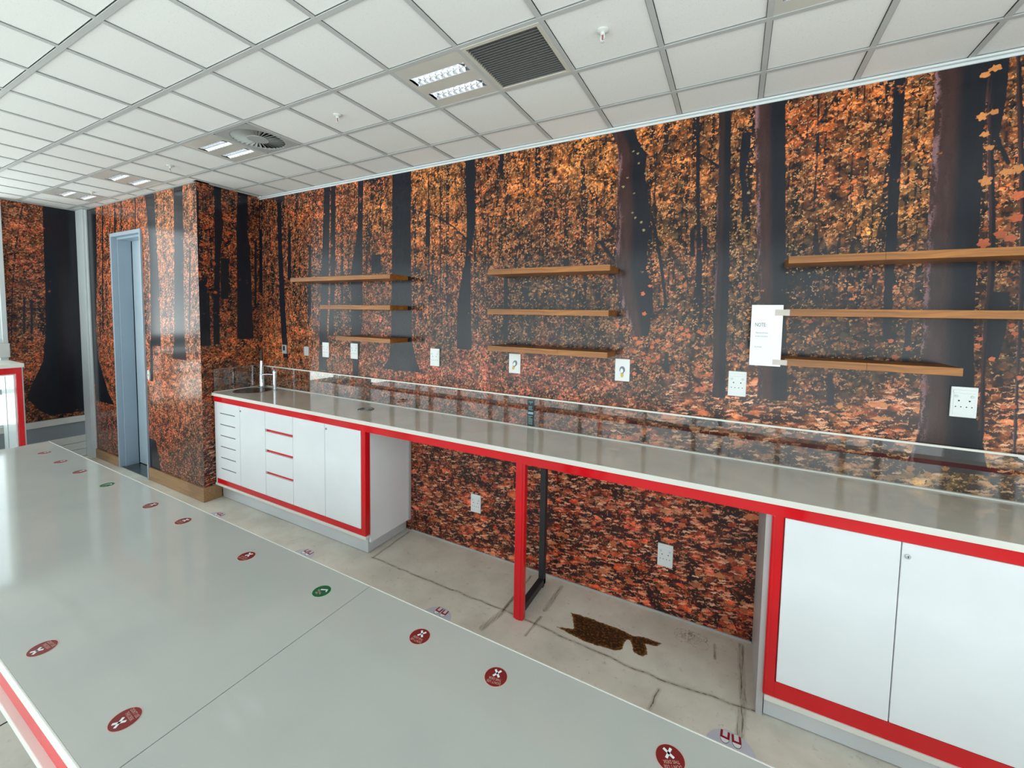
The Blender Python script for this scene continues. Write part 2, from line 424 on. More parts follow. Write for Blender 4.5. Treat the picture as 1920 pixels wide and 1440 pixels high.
MURAL_BACK = dict(trunks=[(0,[(-3.371,0.029,2.721),(-3.37,0.0295,2.27),(-3.347,0.039,1.668),(-3.325,0.039,1.376),(-3.314,0.0345,1.23)]),(0,[(-2.73,0.0355,2.73),(-2.767,0.044,1.898),(-2.793,0.0485,1.56),(-2.81,0.0515,1.147)]),(0,[(-2.656,0.027,2.71),(-2.668,0.0275,2.006),(-2.7,0.029,1.45)]),(0,[(-2.338,0.0295,2.704),(-2.349,0.028,2.308),(-2.389,0.063,1.996),(-2.392,0.067,1.623),(-2.408,0.0345,1.244),(-2.41,0.0285,1.134)]),(0,[(-1.916,0.0925,2.728),(-1.918,0.0905,2.274),(-1.918,0.0965,1.88),(-1.918,0.105,1.45),(-1.907,0.133,1.308),(-1.916,0.1935,1.217)]),(0,[(-2.178,0.0495,2.101),(-2.176,0.052,1.958)]),(0,[(-1.312,0.0385,2.7),(-1.299,0.035,2.26),(-1.317,0.02,2.047),(-1.332,0.0355,1.913),(-1.35,0.0555,1.731),(-1.344,0.064,1.41)]),(0,[(-1.668,0.018,2.394),(-1.668,0.0215,2.131)]),(0,[(-1.664,0.0045,2.645),(-1.657,0.005,1.874)]),(0,[(-1.072,0.015,2.712),(-1.069,0.01,2.552)]),(0,[(-1.024,0.015,1.964),(-1.018,0.017,1.489)]),(0,[(-1.558,0.005,2.612),(-1.553,0.005,1.684)]),(0,[(-1.166,0.005,2.318),(-1.16,0.005,1.952)]),(0,[(-2.556,0.0095,2.109),(-2.559,0.012,1.73)]),(0,[(-3.662,0.026,2.413),(-3.688,0.042,1.792)]),(0,[(-3.231,0.0205,2.378),(-3.244,0.023,1.932)]),(0,[(-2.956,0.0175,2.221),(-2.972,0.0225,1.614)]),(1,[(-0.299,0.06,2.685),(-0.266,0.0585,2.61),(-0.24,0.077,2.534),(-0.243,0.074,2.444),(-0.234,0.081,2.324),(-0.226,0.091,2.232),(-0.226,0.0885,2.08),(-0.228,0.0835,1.933),(-0.204,0.096,1.81),(-0.184,0.0845,1.711),(-0.167,0.054,1.612),(-0.156,0.039,1.55)]),(0,[(0.084,0.008,2.71),(0.102,0.0085,2.284),(0.109,0.0075,2.17),(0.122,0.0145,1.92),(0.127,0.011,1.77)]),(0.5,[(0.208,0.0275,2.712),(0.218,0.0275,2.434),(0.222,0.0305,2.215),(0.23,0.0315,1.916),(0.232,0.033,1.741),(0.234,0.0305,1.514),(0.243,0.03,1.245)]),(1,[(0.4,0.0625,2.686),(0.418,0.0605,2.351),(0.43,0.0595,2.14),(0.442,0.059,1.907),(0.458,0.0535,1.715),(0.469,0.06,1.445),(0.476,0.0625,1.259)]),(0,[(0.309,0.019,2.564),(0.306,0.0215,2.474),(0.297,0.013,2.369),(0.316,0.0155,2.281),(0.318,0.012,2.205),(0.309,0.007,2.125)]),(0,[(0.14,0.012,2.123),(0.146,0.0115,1.998)]),(0,[(0.081,0.011,2.116),(0.088,0.012,1.973)]),(0,[(0.87,0.018,2.708),(0.874,0.018,2.524),(0.876,0.019,2.28),(0.881,0.0195,1.966),(0.882,0.0145,1.799),(0.89,0.016,1.562)]),(1,[(1.058,0.0775,2.692),(1.065,0.074,2.408),(1.07,0.077,2.176),(1.074,0.079,1.908),(1.077,0.078,1.684),(1.088,0.0825,1.44),(1.098,0.0855,1.285),(1.112,0.101,1.155),(1.11,0.127,1.03)]),(0,[(1.164,0.03,2.708),(1.171,0.023,2.538),(1.168,0.015,2.375)]),(1,[(1.132,0.0055,2.71),(1.158,0.0085,2.391),(1.182,0.0105,2.086),(1.195,0.011,1.825),(1.19,0.0075,1.638),(1.196,0.0065,1.442),(1.203,0.009,1.234),(1.207,0.0075,1.064)]),(0,[(1.221,0.031,1.778),(1.221,0.03,1.623),(1.219,0.0175,1.506)]),(1,[(1.213,0.007,2.717),(1.237,0.009,2.45),(1.267,0.008,2.078),(1.286,0.0065,1.679),(1.29,0.0055,1.503),(1.299,0.005,1.248),(1.304,0.0045,1.13)]),(0,[(0.96,0.01,1.66),(0.955,0.012,1.476)]),(0,[(0.698,0.01,1.409),(0.706,0.014,1.26)]),(0,[(-0.024,0.0095,1.466),(-0.014,0.0135,1.351)])],
 branches=[(0.005,[(-1.822,2.41),(-1.596,2.341),(-1.445,2.254),(-1.338,2.165)]),(0.004,[(-2.038,2.599),(-2.233,2.299),(-2.294,1.888)]),(0.0042,[(-2.204,2.499),(-2.279,1.992)]),(0.0032,[(-1.828,2.17),(-1.796,1.974),(-1.788,1.485)]),(0.0034,[(-2.148,2.433),(-2.011,2.424)]),(0.003,[(-1.657,2.588),(-1.55,2.492)]),(0.0037,[(-0.138,2.646),(-0.112,2.426),(-0.118,2.239)]),(0.0084,[(-0.125,2.204),(-0.098,2.101),(-0.065,1.927),(-0.033,1.724)]),(0.0057,[(0.103,2.491),(0.146,2.456),(0.188,2.42)]),(0.0023,[(0.106,2.421),(0.188,2.412)]),(0.002,[(-0.105,2.519),(-0.019,2.596),(0.079,2.623)]),(0.0022,[(-0.12,2.62),(-0.077,2.681)]),(0.0033,[(-0.462,2.582),(-0.37,2.524),(-0.323,2.444)]),(0.0077,[(-0.366,2.196),(-0.319,2.148)]),(0.0065,[(-0.414,2.083),(-0.324,2.09)]),(0.0084,[(-0.401,2.073),(-0.32,1.971)]),(0.004,[(-0.503,2.645),(-0.458,2.662),(-0.329,2.63)]),(0.0094,[(-0.359,2.696),(-0.291,2.609),(-0.246,2.535)]),(0.0027,[(-0.497,2.443),(-0.399,2.423),(-0.334,2.39)]),(0.002,[(0.161,2.58),(0.156,2.389),(0.156,2.333)]),(0.0021,[(0.043,2.68),(0.082,2.628)]),(0.002,[(-0.132,2.634),(-0.04,2.571),(0.068,2.575)]),(0.003,[(-0.188,1.535),(-0.132,1.647),(-0.076,1.727)]),(0.0028,[(-0.257,1.745),(-0.198,1.659),(-0.095,1.612)]),(0.0038,[(0.052,1.633),(0.102,1.722),(0.073,1.786),(0.069,1.873)]),(0.006,[(0.1,1.37),(0.129,1.331),(0.162,1.298)]),(0.0024,[(0.021,1.567),(0.205,1.654)]),(0.0022,[(0.571,1.37),(0.709,1.406),(0.787,1.418),(0.884,1.403)]),(0.0025,[(0.638,1.304),(0.744,1.362),(0.805,1.402)]),(0.0019,[(0.651,1.531),(0.728,1.488)]),(0.0012,[(1.206,1.405),(1.295,1.444)]),(0.0015,[(0.901,1.394),(1.007,1.354)]),(0.0036,[(0.671,2.691),(0.601,2.553)]),(0.0036,[(0.59,2.65),(0.598,2.493),(0.596,2.054)]),(0.0071,[(1.171,2.397),(1.215,2.278)]),(0.0038,[(-3.223,2.365),(-3.242,1.759)])],
 leaves=[(-0.059,1.588,0.0151,(190,98,64)),(-0.013,1.569,0.0151,(190,98,64)),(0.02,1.579,0.0151,(190,98,64)),(0.047,1.598,0.0151,(190,98,64)),(0.062,1.566,0.0151,(190,98,64)),(0.087,1.558,0.0146,(190,98,64)),(0.078,1.587,0.0146,(190,98,64)),(0.135,1.583,0.0146,(190,98,64)),(0.151,1.572,0.0146,(190,98,64)),(-0.169,1.511,0.0156,(190,98,64)),(-0.188,1.535,0.0156,(190,98,64)),(-0.092,1.514,0.0151,(190,98,64)),(-0.066,1.527,0.0151,(190,98,64)),(-0.097,1.489,0.0151,(190,98,64)),(-0.192,1.459,0.0151,(190,98,64)),(-0.143,1.45,0.0156,(190,98,64)),(-0.118,1.427,0.0156,(190,98,64)),(-0.088,1.413,0.0151,(190,98,64)),(-0.065,1.436,0.0151,(190,98,64)),(-0.202,1.402,0.0156,(190,98,64)),(-0.01,1.499,0.0151,(190,98,64)),(-0.038,1.485,0.0151,(190,98,64)),(0.137,1.272,0.0146,(190,98,64)),(0.168,1.281,0.0146,(190,98,64)),(0.191,1.359,0.0141,(190,98,64)),(0.313,1.816,0.0135,(190,98,64)),(0.331,1.517,0.0141,(190,98,64)),(-0.187,1.334,0.0156,(190,98,64)),(0.28,1.452,0.0141,(190,98,64)),(0.304,1.465,0.0141,(190,98,64)),(-0.258,1.595,0.0156,(190,98,64)),(-0.29,1.6,0.0156,(190,98,64)),(-0.145,1.672,0.0156,(190,98,64)),(-0.157,1.782,0.0151,(190,98,64)),(-0.12,1.824,0.0151,(190,98,64)),(1.156,2.219,0.023,(196,128,74)),(1.212,2.245,0.023,(196,128,74)),(1.243,2.253,0.0219,(196,128,74)),(1.158,2.652,0.023,(196,128,74)),(1.211,2.004,0.023,(190,98,64)),(1.239,1.987,0.023,(190,98,64)),(1.25,2.151,0.023,(190,98,64)),(1.25,2.065,0.023,(190,98,64)),(1.165,1.973,0.023,(190,98,64)),(1.258,1.929,0.0219,(190,98,64)),(1.129,2.633,0.0184,(196,128,74)),(1.131,2.472,0.0184,(196,128,74)),(1.163,2.484,0.0184,(196,128,74)),(1.143,2.402,0.0184,(196,128,74)),(1.158,2.347,0.0184,(196,128,74)),(-0.235,2.563,0.0093,(140,130,92)),(-0.211,2.547,0.0093,(140,130,92)),(-0.188,2.579,0.0093,(140,130,92)),(-0.166,2.611,0.0097,(140,130,92)),(-0.203,2.493,0.0097,(140,130,92)),(-0.23,2.229,0.0097,(140,130,92)),(-0.211,2.2,0.0097,(140,130,92)),(-0.18,2.173,0.0097,(140,130,92)),(-0.164,2.13,0.0097,(140,130,92)),(-0.221,2.334,0.0097,(140,130,92)),(-0.261,2.423,0.0097,(140,130,92)),(-0.284,2.378,0.0097,(140,130,92)),(0.331,2.271,0.0087,(140,130,92)),(-0.166,2.434,0.0097,(140,130,92)),(1.217,1.509,0.0135,(190,98,64)),(1.265,1.644,0.0129,(190,98,64)),(1.274,1.612,0.0129,(190,98,64)),(1.177,1.588,0.0135,(190,98,64)),(1.175,1.557,0.0135,(190,98,64)),(0.902,1.568,0.0141,(190,98,64)),(0.921,1.498,0.0147,(190,98,64)),(0.962,1.538,0.0141,(190,98,64)),(0.607,1.647,0.0153,(190,98,64)),(0.914,1.171,0.0147,(190,98,64)),(0.852,1.19,0.0147,(190,98,64)),(1.289,1.322,0.0129,(190,98,64)),(1.261,1.319,0.0129,(190,98,64)),(1.299,1.439,0.0129,(190,98,64)),(0.895,1.281,0.017,(196,128,74)),(0.74,1.262,0.017,(196,128,74)),(1.108,1.038,0.0163,(196,128,74)),(0.998,1.017,0.017,(196,128,74)),(1.055,1.0,0.0163,(196,128,74)),(0.906,1.226,0.017,(196,128,74)),(-0.092,0.727,0.024,(190,98,64)),(0.198,0.629,0.0232,(190,98,64)),(0.097,0.53,0.024,(190,98,64)),(0.333,0.406,0.0224,(190,98,64)),(0.404,0.441,0.0216,(190,98,64)),(0.186,0.288,0.0232,(190,98,64)),(-0.572,0.288,0.0272,(190,98,64)),(-0.413,0.082,0.0272,(190,98,64)),(-0.175,0.126,0.0256,(190,98,64)),(0.029,0.146,0.024,(190,98,64)),(0.322,0.085,0.0232,(190,98,64)),(-0.449,0.171,0.0264,(190,98,64)),(0.405,0.158,0.0224,(190,98,64)),(-0.274,0.321,0.0256,(190,98,64))],
 fields=[(-3.56,2.55,(150,72,40),0.5,0),(-2.69,2.47,(185,90,55),0.55,0),(-2.2,2.7,(190,95,60),0.55,0),(-2.97,1.95,(150,85,60),0.45,0),(-3.58,1.77,(165,80,48),0.45,0),(-3.44,1.32,(205,105,55),0.8,1),(-3.13,1.29,(185,95,55),0.6,1),(-2.26,2.18,(150,78,52),0.4,0),(-2.2,2.42,(205,125,70),0.6,0),(-1.58,2.36,(205,120,65),0.65,0),(-1.23,2.57,(170,90,52),0.45,0),(-1.54,2.61,(215,135,70),0.65,0),(-1.58,1.76,(155,88,62),0.4,0),(-1.53,1.46,(120,72,58),0.35,0),(-2.64,1.59,(150,85,70),0.4,0),(-0.84,2.51,(215,125,65),0.65,0),(-0.5,2.56,(215,135,70),0.65,0),(-0.66,2.21,(170,95,58),0.5,0),(-0.83,2.06,(140,88,58),0.4,0),(-0.82,1.76,(110,80,58),0.3,0),(-0.47,1.57,(110,80,60),0.35,0),(-0.97,1.48,(90,62,48),0.3,0),(-0.09,2.6,(205,120,62),0.5,0),(0.05,2.39,(195,115,62),0.5,0),(-0.02,2.15,(140,95,60),0.4,0),(0.07,1.75,(140,88,60),0.35,0),(0.07,1.92,(170,100,66),0.4,0),(0.29,2.43,(170,110,70),0.5,0),(0.31,2.04,(120,90,65),0.4,0),(0.33,1.65,(130,95,68),0.4,0),(0.57,2.56,(190,98,52),0.6,0),(0.72,2.6,(205,115,60),0.65,0),(0.74,2.25,(180,95,52),0.55,0),(0.67,2.09,(150,90,55),0.45,0),(0.82,2.12,(215,150,85),0.55,0),(0.94,2.44,(200,120,62),0.6,0),(0.6,1.9,(90,78,60),0.3,0),(0.8,1.85,(150,88,58),0.4,0),(0.94,1.89,(150,92,62),0.4,0),(1.21,2.29,(195,110,65),0.55,0),(1.2,2.58,(180,110,60),0.4,0),(0.67,1.6,(140,88,56),0.32,0.9),(0.87,1.56,(118,74,52),0.25,1),(0.78,1.42,(110,76,54),0.28,1.1),(0.71,1.3,(130,84,58),0.35,1.3),(0.59,1.28,(140,86,58),0.35,1.3),(0.89,1.21,(185,95,60),0.6,2),(0.64,1.18,(185,105,60),0.6,2),(1.26,1.58,(120,78,58),0.25,1),(1.28,1.24,(175,100,62),0.5,2),(0.37,1.17,(190,105,65),0.6,2),(0.12,1.16,(150,88,62),0.5,2),(-0.15,1.28,(140,80,60),0.4,1),(1.28,1.02,(195,140,90),0.6,2),(1.07,1.0,(190,150,95),0.6,2),(0.8,1.02,(150,105,75),0.5,2),(0.49,1.02,(120,80,65),0.4,2),(-1.67,1.25,(185,88,74),0.7,1),(-1.21,1.25,(190,92,78),0.7,1),(-0.81,1.29,(180,88,74),0.65,1),(-0.53,1.34,(150,75,66),0.6,1),(-0.46,1.16,(170,88,74),0.65,1),(-2.21,1.09,(170,88,72),0.6,1),(-2.71,1.13,(175,95,66),0.6,1),(-1.21,0.96,(190,105,88),0.65,1.3),(-0.3,1.02,(190,105,85),0.6,1.6),(0.13,0.99,(140,85,70),0.5,2),(-1.67,0.5,(165,70,48),0.5,1.5),(-1.2,0.33,(175,78,52),0.5,2),(-1.67,0.18,(170,72,50),0.55,1.5),(-1.2,0.59,(120,55,45),0.35,2),(-0.8,0.6,(190,80,52),0.5,2),(-0.44,0.51,(175,72,52),0.45,2),(-0.13,0.55,(185,76,56),0.55,2),(0.28,0.53,(180,78,56),0.5,2),(-0.43,0.14,(190,82,52),0.45,2),(0.02,0.28,(185,75,54),0.55,2),(0.37,0.22,(185,78,52),0.6,2),(0.03,0.1,(195,88,58),0.5,2),(-0.64,0.32,(165,70,50),0.4,2),(0.42,0.06,(170,75,50),0.5,2)])
MURAL_NICHE = dict(trunks=[(0,[(-0.362,0.028,2.726),(-0.363,0.027,2.564),(-0.356,0.0355,2.416),(-0.376,0.0215,2.098),(-0.393,0.024,1.744),(-0.401,0.0255,1.354)]),(0,[(-0.154,0.0435,2.712),(-0.167,0.0495,2.369),(-0.156,0.0615,2.002),(-0.158,0.0665,1.629),(-0.157,0.074,1.39)]),(0,[(-0.506,0.046,1.922),(-0.511,0.036,1.348)]),(0,[(-0.046,0.0125,2.291),(-0.06,0.0095,1.694)]),(0,[(0.01,0.0165,2.717),(-0.007,0.016,1.824)]),(0,[(-0.316,0.0335,2.105),(-0.327,0.031,1.747)]),(0,[(-0.455,0.008,1.8),(-0.46,0.0125,1.344)]),(0,[(-0.522,0.0175,2.638),(-0.537,0.016,1.965)])],
 branches=[],
 leaves=[(-0.495,2.578,0.017,(176,74,42)),(-0.425,2.493,0.0173,(176,74,42)),(-0.499,2.42,0.017,(176,74,42)),(-0.45,2.351,0.017,(176,74,42)),(-0.495,2.196,0.017,(176,74,42)),(-0.405,2.048,0.0177,(176,74,42)),(-0.478,2.039,0.0173,(176,74,42)),(-0.511,1.967,0.017,(176,74,42)),(-0.462,1.857,0.0173,(176,74,42)),(-0.4,1.803,0.0177,(176,74,42)),(-0.319,2.447,0.0177,(176,74,42)),(-0.301,2.261,0.0177,(176,74,42)),(-0.297,1.469,0.0181,(176,74,42))],
 fields=[(-0.4,2.56,(160,70,42),0.5,0),(-0.18,2.66,(150,75,45),0.45,0),(-0.28,2.13,(165,70,42),0.5,0),(-0.52,1.57,(140,62,40),0.35,0),(-0.06,1.56,(150,75,48),0.35,0),(-0.04,2.26,(150,75,45),0.4,0),(-0.34,1.33,(180,88,52),0.7,1),(-0.12,1.22,(190,98,58),0.75,1),(-0.21,1.03,(130,70,50),0.5,1),(-0.46,0.83,(165,75,45),0.55,1.4),(-0.49,0.28,(120,50,35),0.45,1.6),(-0.27,2.36,(170,75,45),0.5,0)])
MURAL_COLUMN = dict(trunks=[(0,[(-4.471,0.094,2.761),(-4.446,0.0755,2.488),(-4.426,0.072,2.178),(-4.423,0.085,1.866),(-4.442,0.0955,1.309)]),(0,[(-3.948,0.0755,2.786),(-3.962,0.0775,2.327),(-3.984,0.0775,1.858),(-4.011,0.0915,1.379),(-4.014,0.1195,1.209)]),(0,[(-4.522,0.0255,1.357),(-4.546,0.0275,0.966)]),(0,[(-5.777,0.143,2.802),(-5.841,0.163,2.078),(-5.854,0.086,1.42),(-5.814,0.081,1.088),(-5.691,0.158,0.766),(-5.624,0.2285,0.64)]),(0,[(-5.182,0.014,2.774),(-5.212,0.0185,2.398)]),(0,[(-5.046,0.0135,2.758),(-5.072,0.0135,2.387)]),(0,[(-5.464,0.0145,2.828),(-5.595,0.0155,1.428)]),(0,[(-4.744,0.0125,2.742),(-4.768,0.0125,2.364)]),(0,[(-3.781,0.01,2.172),(-3.831,0.017,1.482)]),(0,[(-4.579,0.0725,0.404),(-4.518,0.123,0.017)])],
 branches=[],
 leaves=[],
 fields=[(-5.38,2.61,(205,100,62),0.7,0),(-4.68,2.64,(205,100,62),0.7,0),(-4.19,2.4,(225,140,90),0.75,0),(-3.83,2.37,(190,120,90),0.7,0),(-5.62,1.52,(200,100,70),0.7,0),(-4.35,1.55,(215,125,100),0.7,0),(-3.87,1.56,(180,120,105),0.6,0),(-4.39,0.96,(215,120,90),0.85,1),(-5.56,0.85,(190,90,62),0.7,1),(-5.62,0.26,(150,62,48),0.5,1),(-4.0,0.99,(210,125,95),0.8,1),(-4.42,0.45,(170,75,55),0.65,1.3),(-3.85,0.35,(130,75,70),0.5,1.3),(-4.14,0.14,(140,62,50),0.55,1.3)])  # leaf colours lightened here: glare on the glossy paper is painted in
MURAL_LEFT = dict(trunks=[(0,[(-0.636,0.164,2.808),(-0.649,0.159,2.29),(-0.65,0.1625,1.856),(-0.663,0.16,1.416),(-0.677,0.179,1.085),(-0.729,0.222,0.825),(-0.746,0.2365,0.717),(-0.709,0.194,0.577),(-0.671,0.154,0.502)])],
 branches=[(0.0048,[(-0.941,2.672),(-1.005,2.217),(-1.041,1.79),(-1.065,1.303)]),(0.0085,[(-0.961,1.753),(-0.977,1.382)]),(0.0085,[(-0.913,1.714),(-0.925,1.38)])],
 leaves=[],
 fields=[(-0.95,2.59,(165,75,52),0.7,1),(-0.85,2.34,(170,80,55),0.7,1),(-0.9,1.95,(150,68,50),0.6,1),(-0.95,1.52,(130,68,52),0.4,0),(-0.93,1.19,(175,85,52),0.7,1),(-0.98,0.75,(120,62,45),0.5,1),(-0.88,0.51,(150,80,55),0.5,1),(-0.99,2.42,(190,95,70),0.8,1),(-0.94,0.97,(190,95,65),0.8,1)])

# ------------------------------------------------------------------ murals on the walls
def seg_dist(X, Z, a, b):
    ax, az = a; bx, bz = b; dx, dz = bx-ax, bz-az; L2 = dx*dx+dz*dz+1e-12
    t = np.clip(((X-ax)*dx+(Z-az)*dz)/L2, 0, 1); return np.hypot(X-ax-t*dx, Z-az-t*dz)
def mural_wall(name, D, lo, hi, z0, z1, step, place, extra_grid=None):
    nx = int(round((hi-lo)/step))+1; nz = int(round((z1-z0)/step))+1
    xs = np.linspace(lo, hi, nx); zs = np.linspace(z0, z1, nz); X, Z = np.meshgrid(xs, zs)
    sd = np.full(X.shape, 1.0); tone = np.zeros_like(X); brown = np.zeros_like(X)
    for b, L in D['trunks']:
        L = sorted(L, key=lambda q: q[2]); z = [q[2] for q in L]
        c = np.interp(Z, z, [q[0] for q in L]); w = np.interp(Z, z, [q[1] for q in L])
        d = np.abs(X-c)-w; d = np.maximum(d, np.maximum(z[0]-Z, Z-z[-1]) if z[-1] < z1-.05 else z[0]-Z)
        m = d < sd; sd = np.where(m, d, sd)
        tone = np.where(m, (X-c)/np.maximum(w, .003), tone); brown = np.where(m, b, brown)
    for w, P in D['branches']:
        for a, b in zip(P[:-1], P[1:]):
            d = seg_dist(X, Z, a, b)-max(w, .0022); m = d < sd
            sd = np.where(m, d, sd); brown = np.where(m, 0, brown); tone = np.where(m, 0, tone)
    rng = np.random.RandomState(3)
    ov = np.zeros(X.shape+(4,))
    for cx, cz, r, c in D['leaves']:
        dx, dz = X-cx, Z-cz; a = np.arctan2(dz, dx)+rng.rand()*6; rad = np.hypot(dx, dz*rng.uniform(.9, 1.5))
        s = 1.25-rad/(r*(.55+.45*np.abs(np.cos(2.5*a)))); s = np.clip(s*1.6, 0, 1); m = s > ov[..., 3]
        k = rng.uniform(.85, 1.2)
        lc = srgb(c); 
        for i in range(3): ov[..., i] = np.where(m, min(1, lc[i]*k), ov[..., i])
        ov[..., 3] = np.where(m, s, ov[..., 3])
    num = np.zeros(X.shape+(3,)); de = np.zeros_like(X); g = np.zeros_like(X); den = np.zeros_like(X)
    for cx, cz, c, dn, gg in D['fields']:
        w = 1/(((X-cx)**2+(Z-cz)**2)**1.6+2e-4)
        lc = srgb(c)
        for i in range(3): num[..., i] += w*lc[i]
        de += w*dn; g += w*gg; den += w
    num /= den[..., None]; de /= den; g /= den
    n = nx*nz; me = bpy.data.meshes.new(name)
    me.vertices.add(n); co = np.zeros((n, 3)); P = place(X.ravel(), Z.ravel()); co[:, 0], co[:, 1], co[:, 2] = P
    me.vertices.foreach_set('co', co.ravel())
    i = np.arange(n).reshape(nz, nx); q = np.stack([i[:-1, :-1], i[:-1, 1:], i[1:, 1:], i[1:, :-1]], -1).reshape(-1, 4)
    if D.get('holes'):
        cx = X.ravel()[q].mean(1); cz = Z.ravel()[q].mean(1)
        for hx0, hx1, hz1 in D['holes']:
            keep = ~((cx > hx0) & (cx < hx1) & (cz < hz1)); q = q[keep]; cx = cx[keep]; cz = cz[keep]
    me.loops.add(q.size); me.loops.foreach_set('vertex_index', q.ravel().astype(np.int32))
    me.polygons.add(len(q)); me.polygons.foreach_set('loop_start', (np.arange(len(q))*4).astype(np.int32))
    me.update(calc_edges=True)
    def ca(nm, arr):
        a = me.attributes.new(nm, 'FLOAT_COLOR', 'POINT'); a.data.foreach_set('color', arr.astype(np.float32).ravel())
    ca('trunk_field', np.stack([sd, tone, brown, g], -1)); ca('leaf_field', np.concatenate([num, de[..., None]], -1)); ca('leaf_print', ov)
    uv = me.uv_layers.new(name='wall'); u = np.stack([X.ravel(), Z.ravel()], -1)[q.ravel()]
    uv.data.foreach_set('uv', u.astype(np.float32).ravel())
    me.materials.append(MATS['woodland_wallpaper'])
    return me

def wall(name, me, backs, parent=None):
    o = struct(link(name, me)); return o
w_back = wall('wall_back', mural_wall('wall_back', MURAL_BACK, XN, XR, 0, H, .0065, lambda X, Z: (X, 0*X, Z)), None)
w_niche = wall('wall_niche', mural_wall('wall_niche', MURAL_NICHE, YC, 0, 0, H, .0075, lambda X, Z: (0*X+XN, X, Z)), None)
DX0, DX1, DZ = -5.297, -4.64, 2.40
MURAL_COLUMN['holes'] = [(DX0+.01, DX1-.01, DZ-.01)]
w_col = wall('wall_column', mural_wall('wall_column', MURAL_COLUMN, XL, XN, 0, H, .01, lambda X, Z: (X, 0*X+YC, Z)), None)
w_left = wall('wall_left', mural_wall('wall_left', MURAL_LEFT, -1.09, -.56, .46, H, .01, lambda X, Z: (0*X+XL, X, Z)), None)
# wall bodies behind the paper
box('wall_core', (XN, XR, .002, .12, 0, H+.14), 'plain_wall', w_back)
box('wall_core', (XN-.12, XN-.002, YC+.002, .0, 0, H+.14), 'plain_wall', w_niche)
box('wall_core', [(XL, DX0+.02, YC+.002, YC+.1, 0, H+.14), (DX1-.02, XN-.002, YC+.002, YC+.1, 0, H+.14), (DX0+.02, DX1-.02, YC+.002, YC+.1, DZ-.02, H+.14)], 'plain_wall', w_col)
box('wall_core', [(XL-.12, XL-.002, -1.09, YC+.12, .46, H+.14), (XL-.12, XL-.002, YF, -1.09, H-.01, H+.14)], 'plain_wall', w_left)
w_right = struct(box('wall_right', [(XR, XR+.1, YF, .12, 0, .24), (XR, XR+.1, YF, .12, 2.58, H+.14), (XR, XR+.1, -.9, .12, .24, 2.58), (XR, XR+.1, YF, YF+.1, .24, 2.58)], 'plain_wall'))

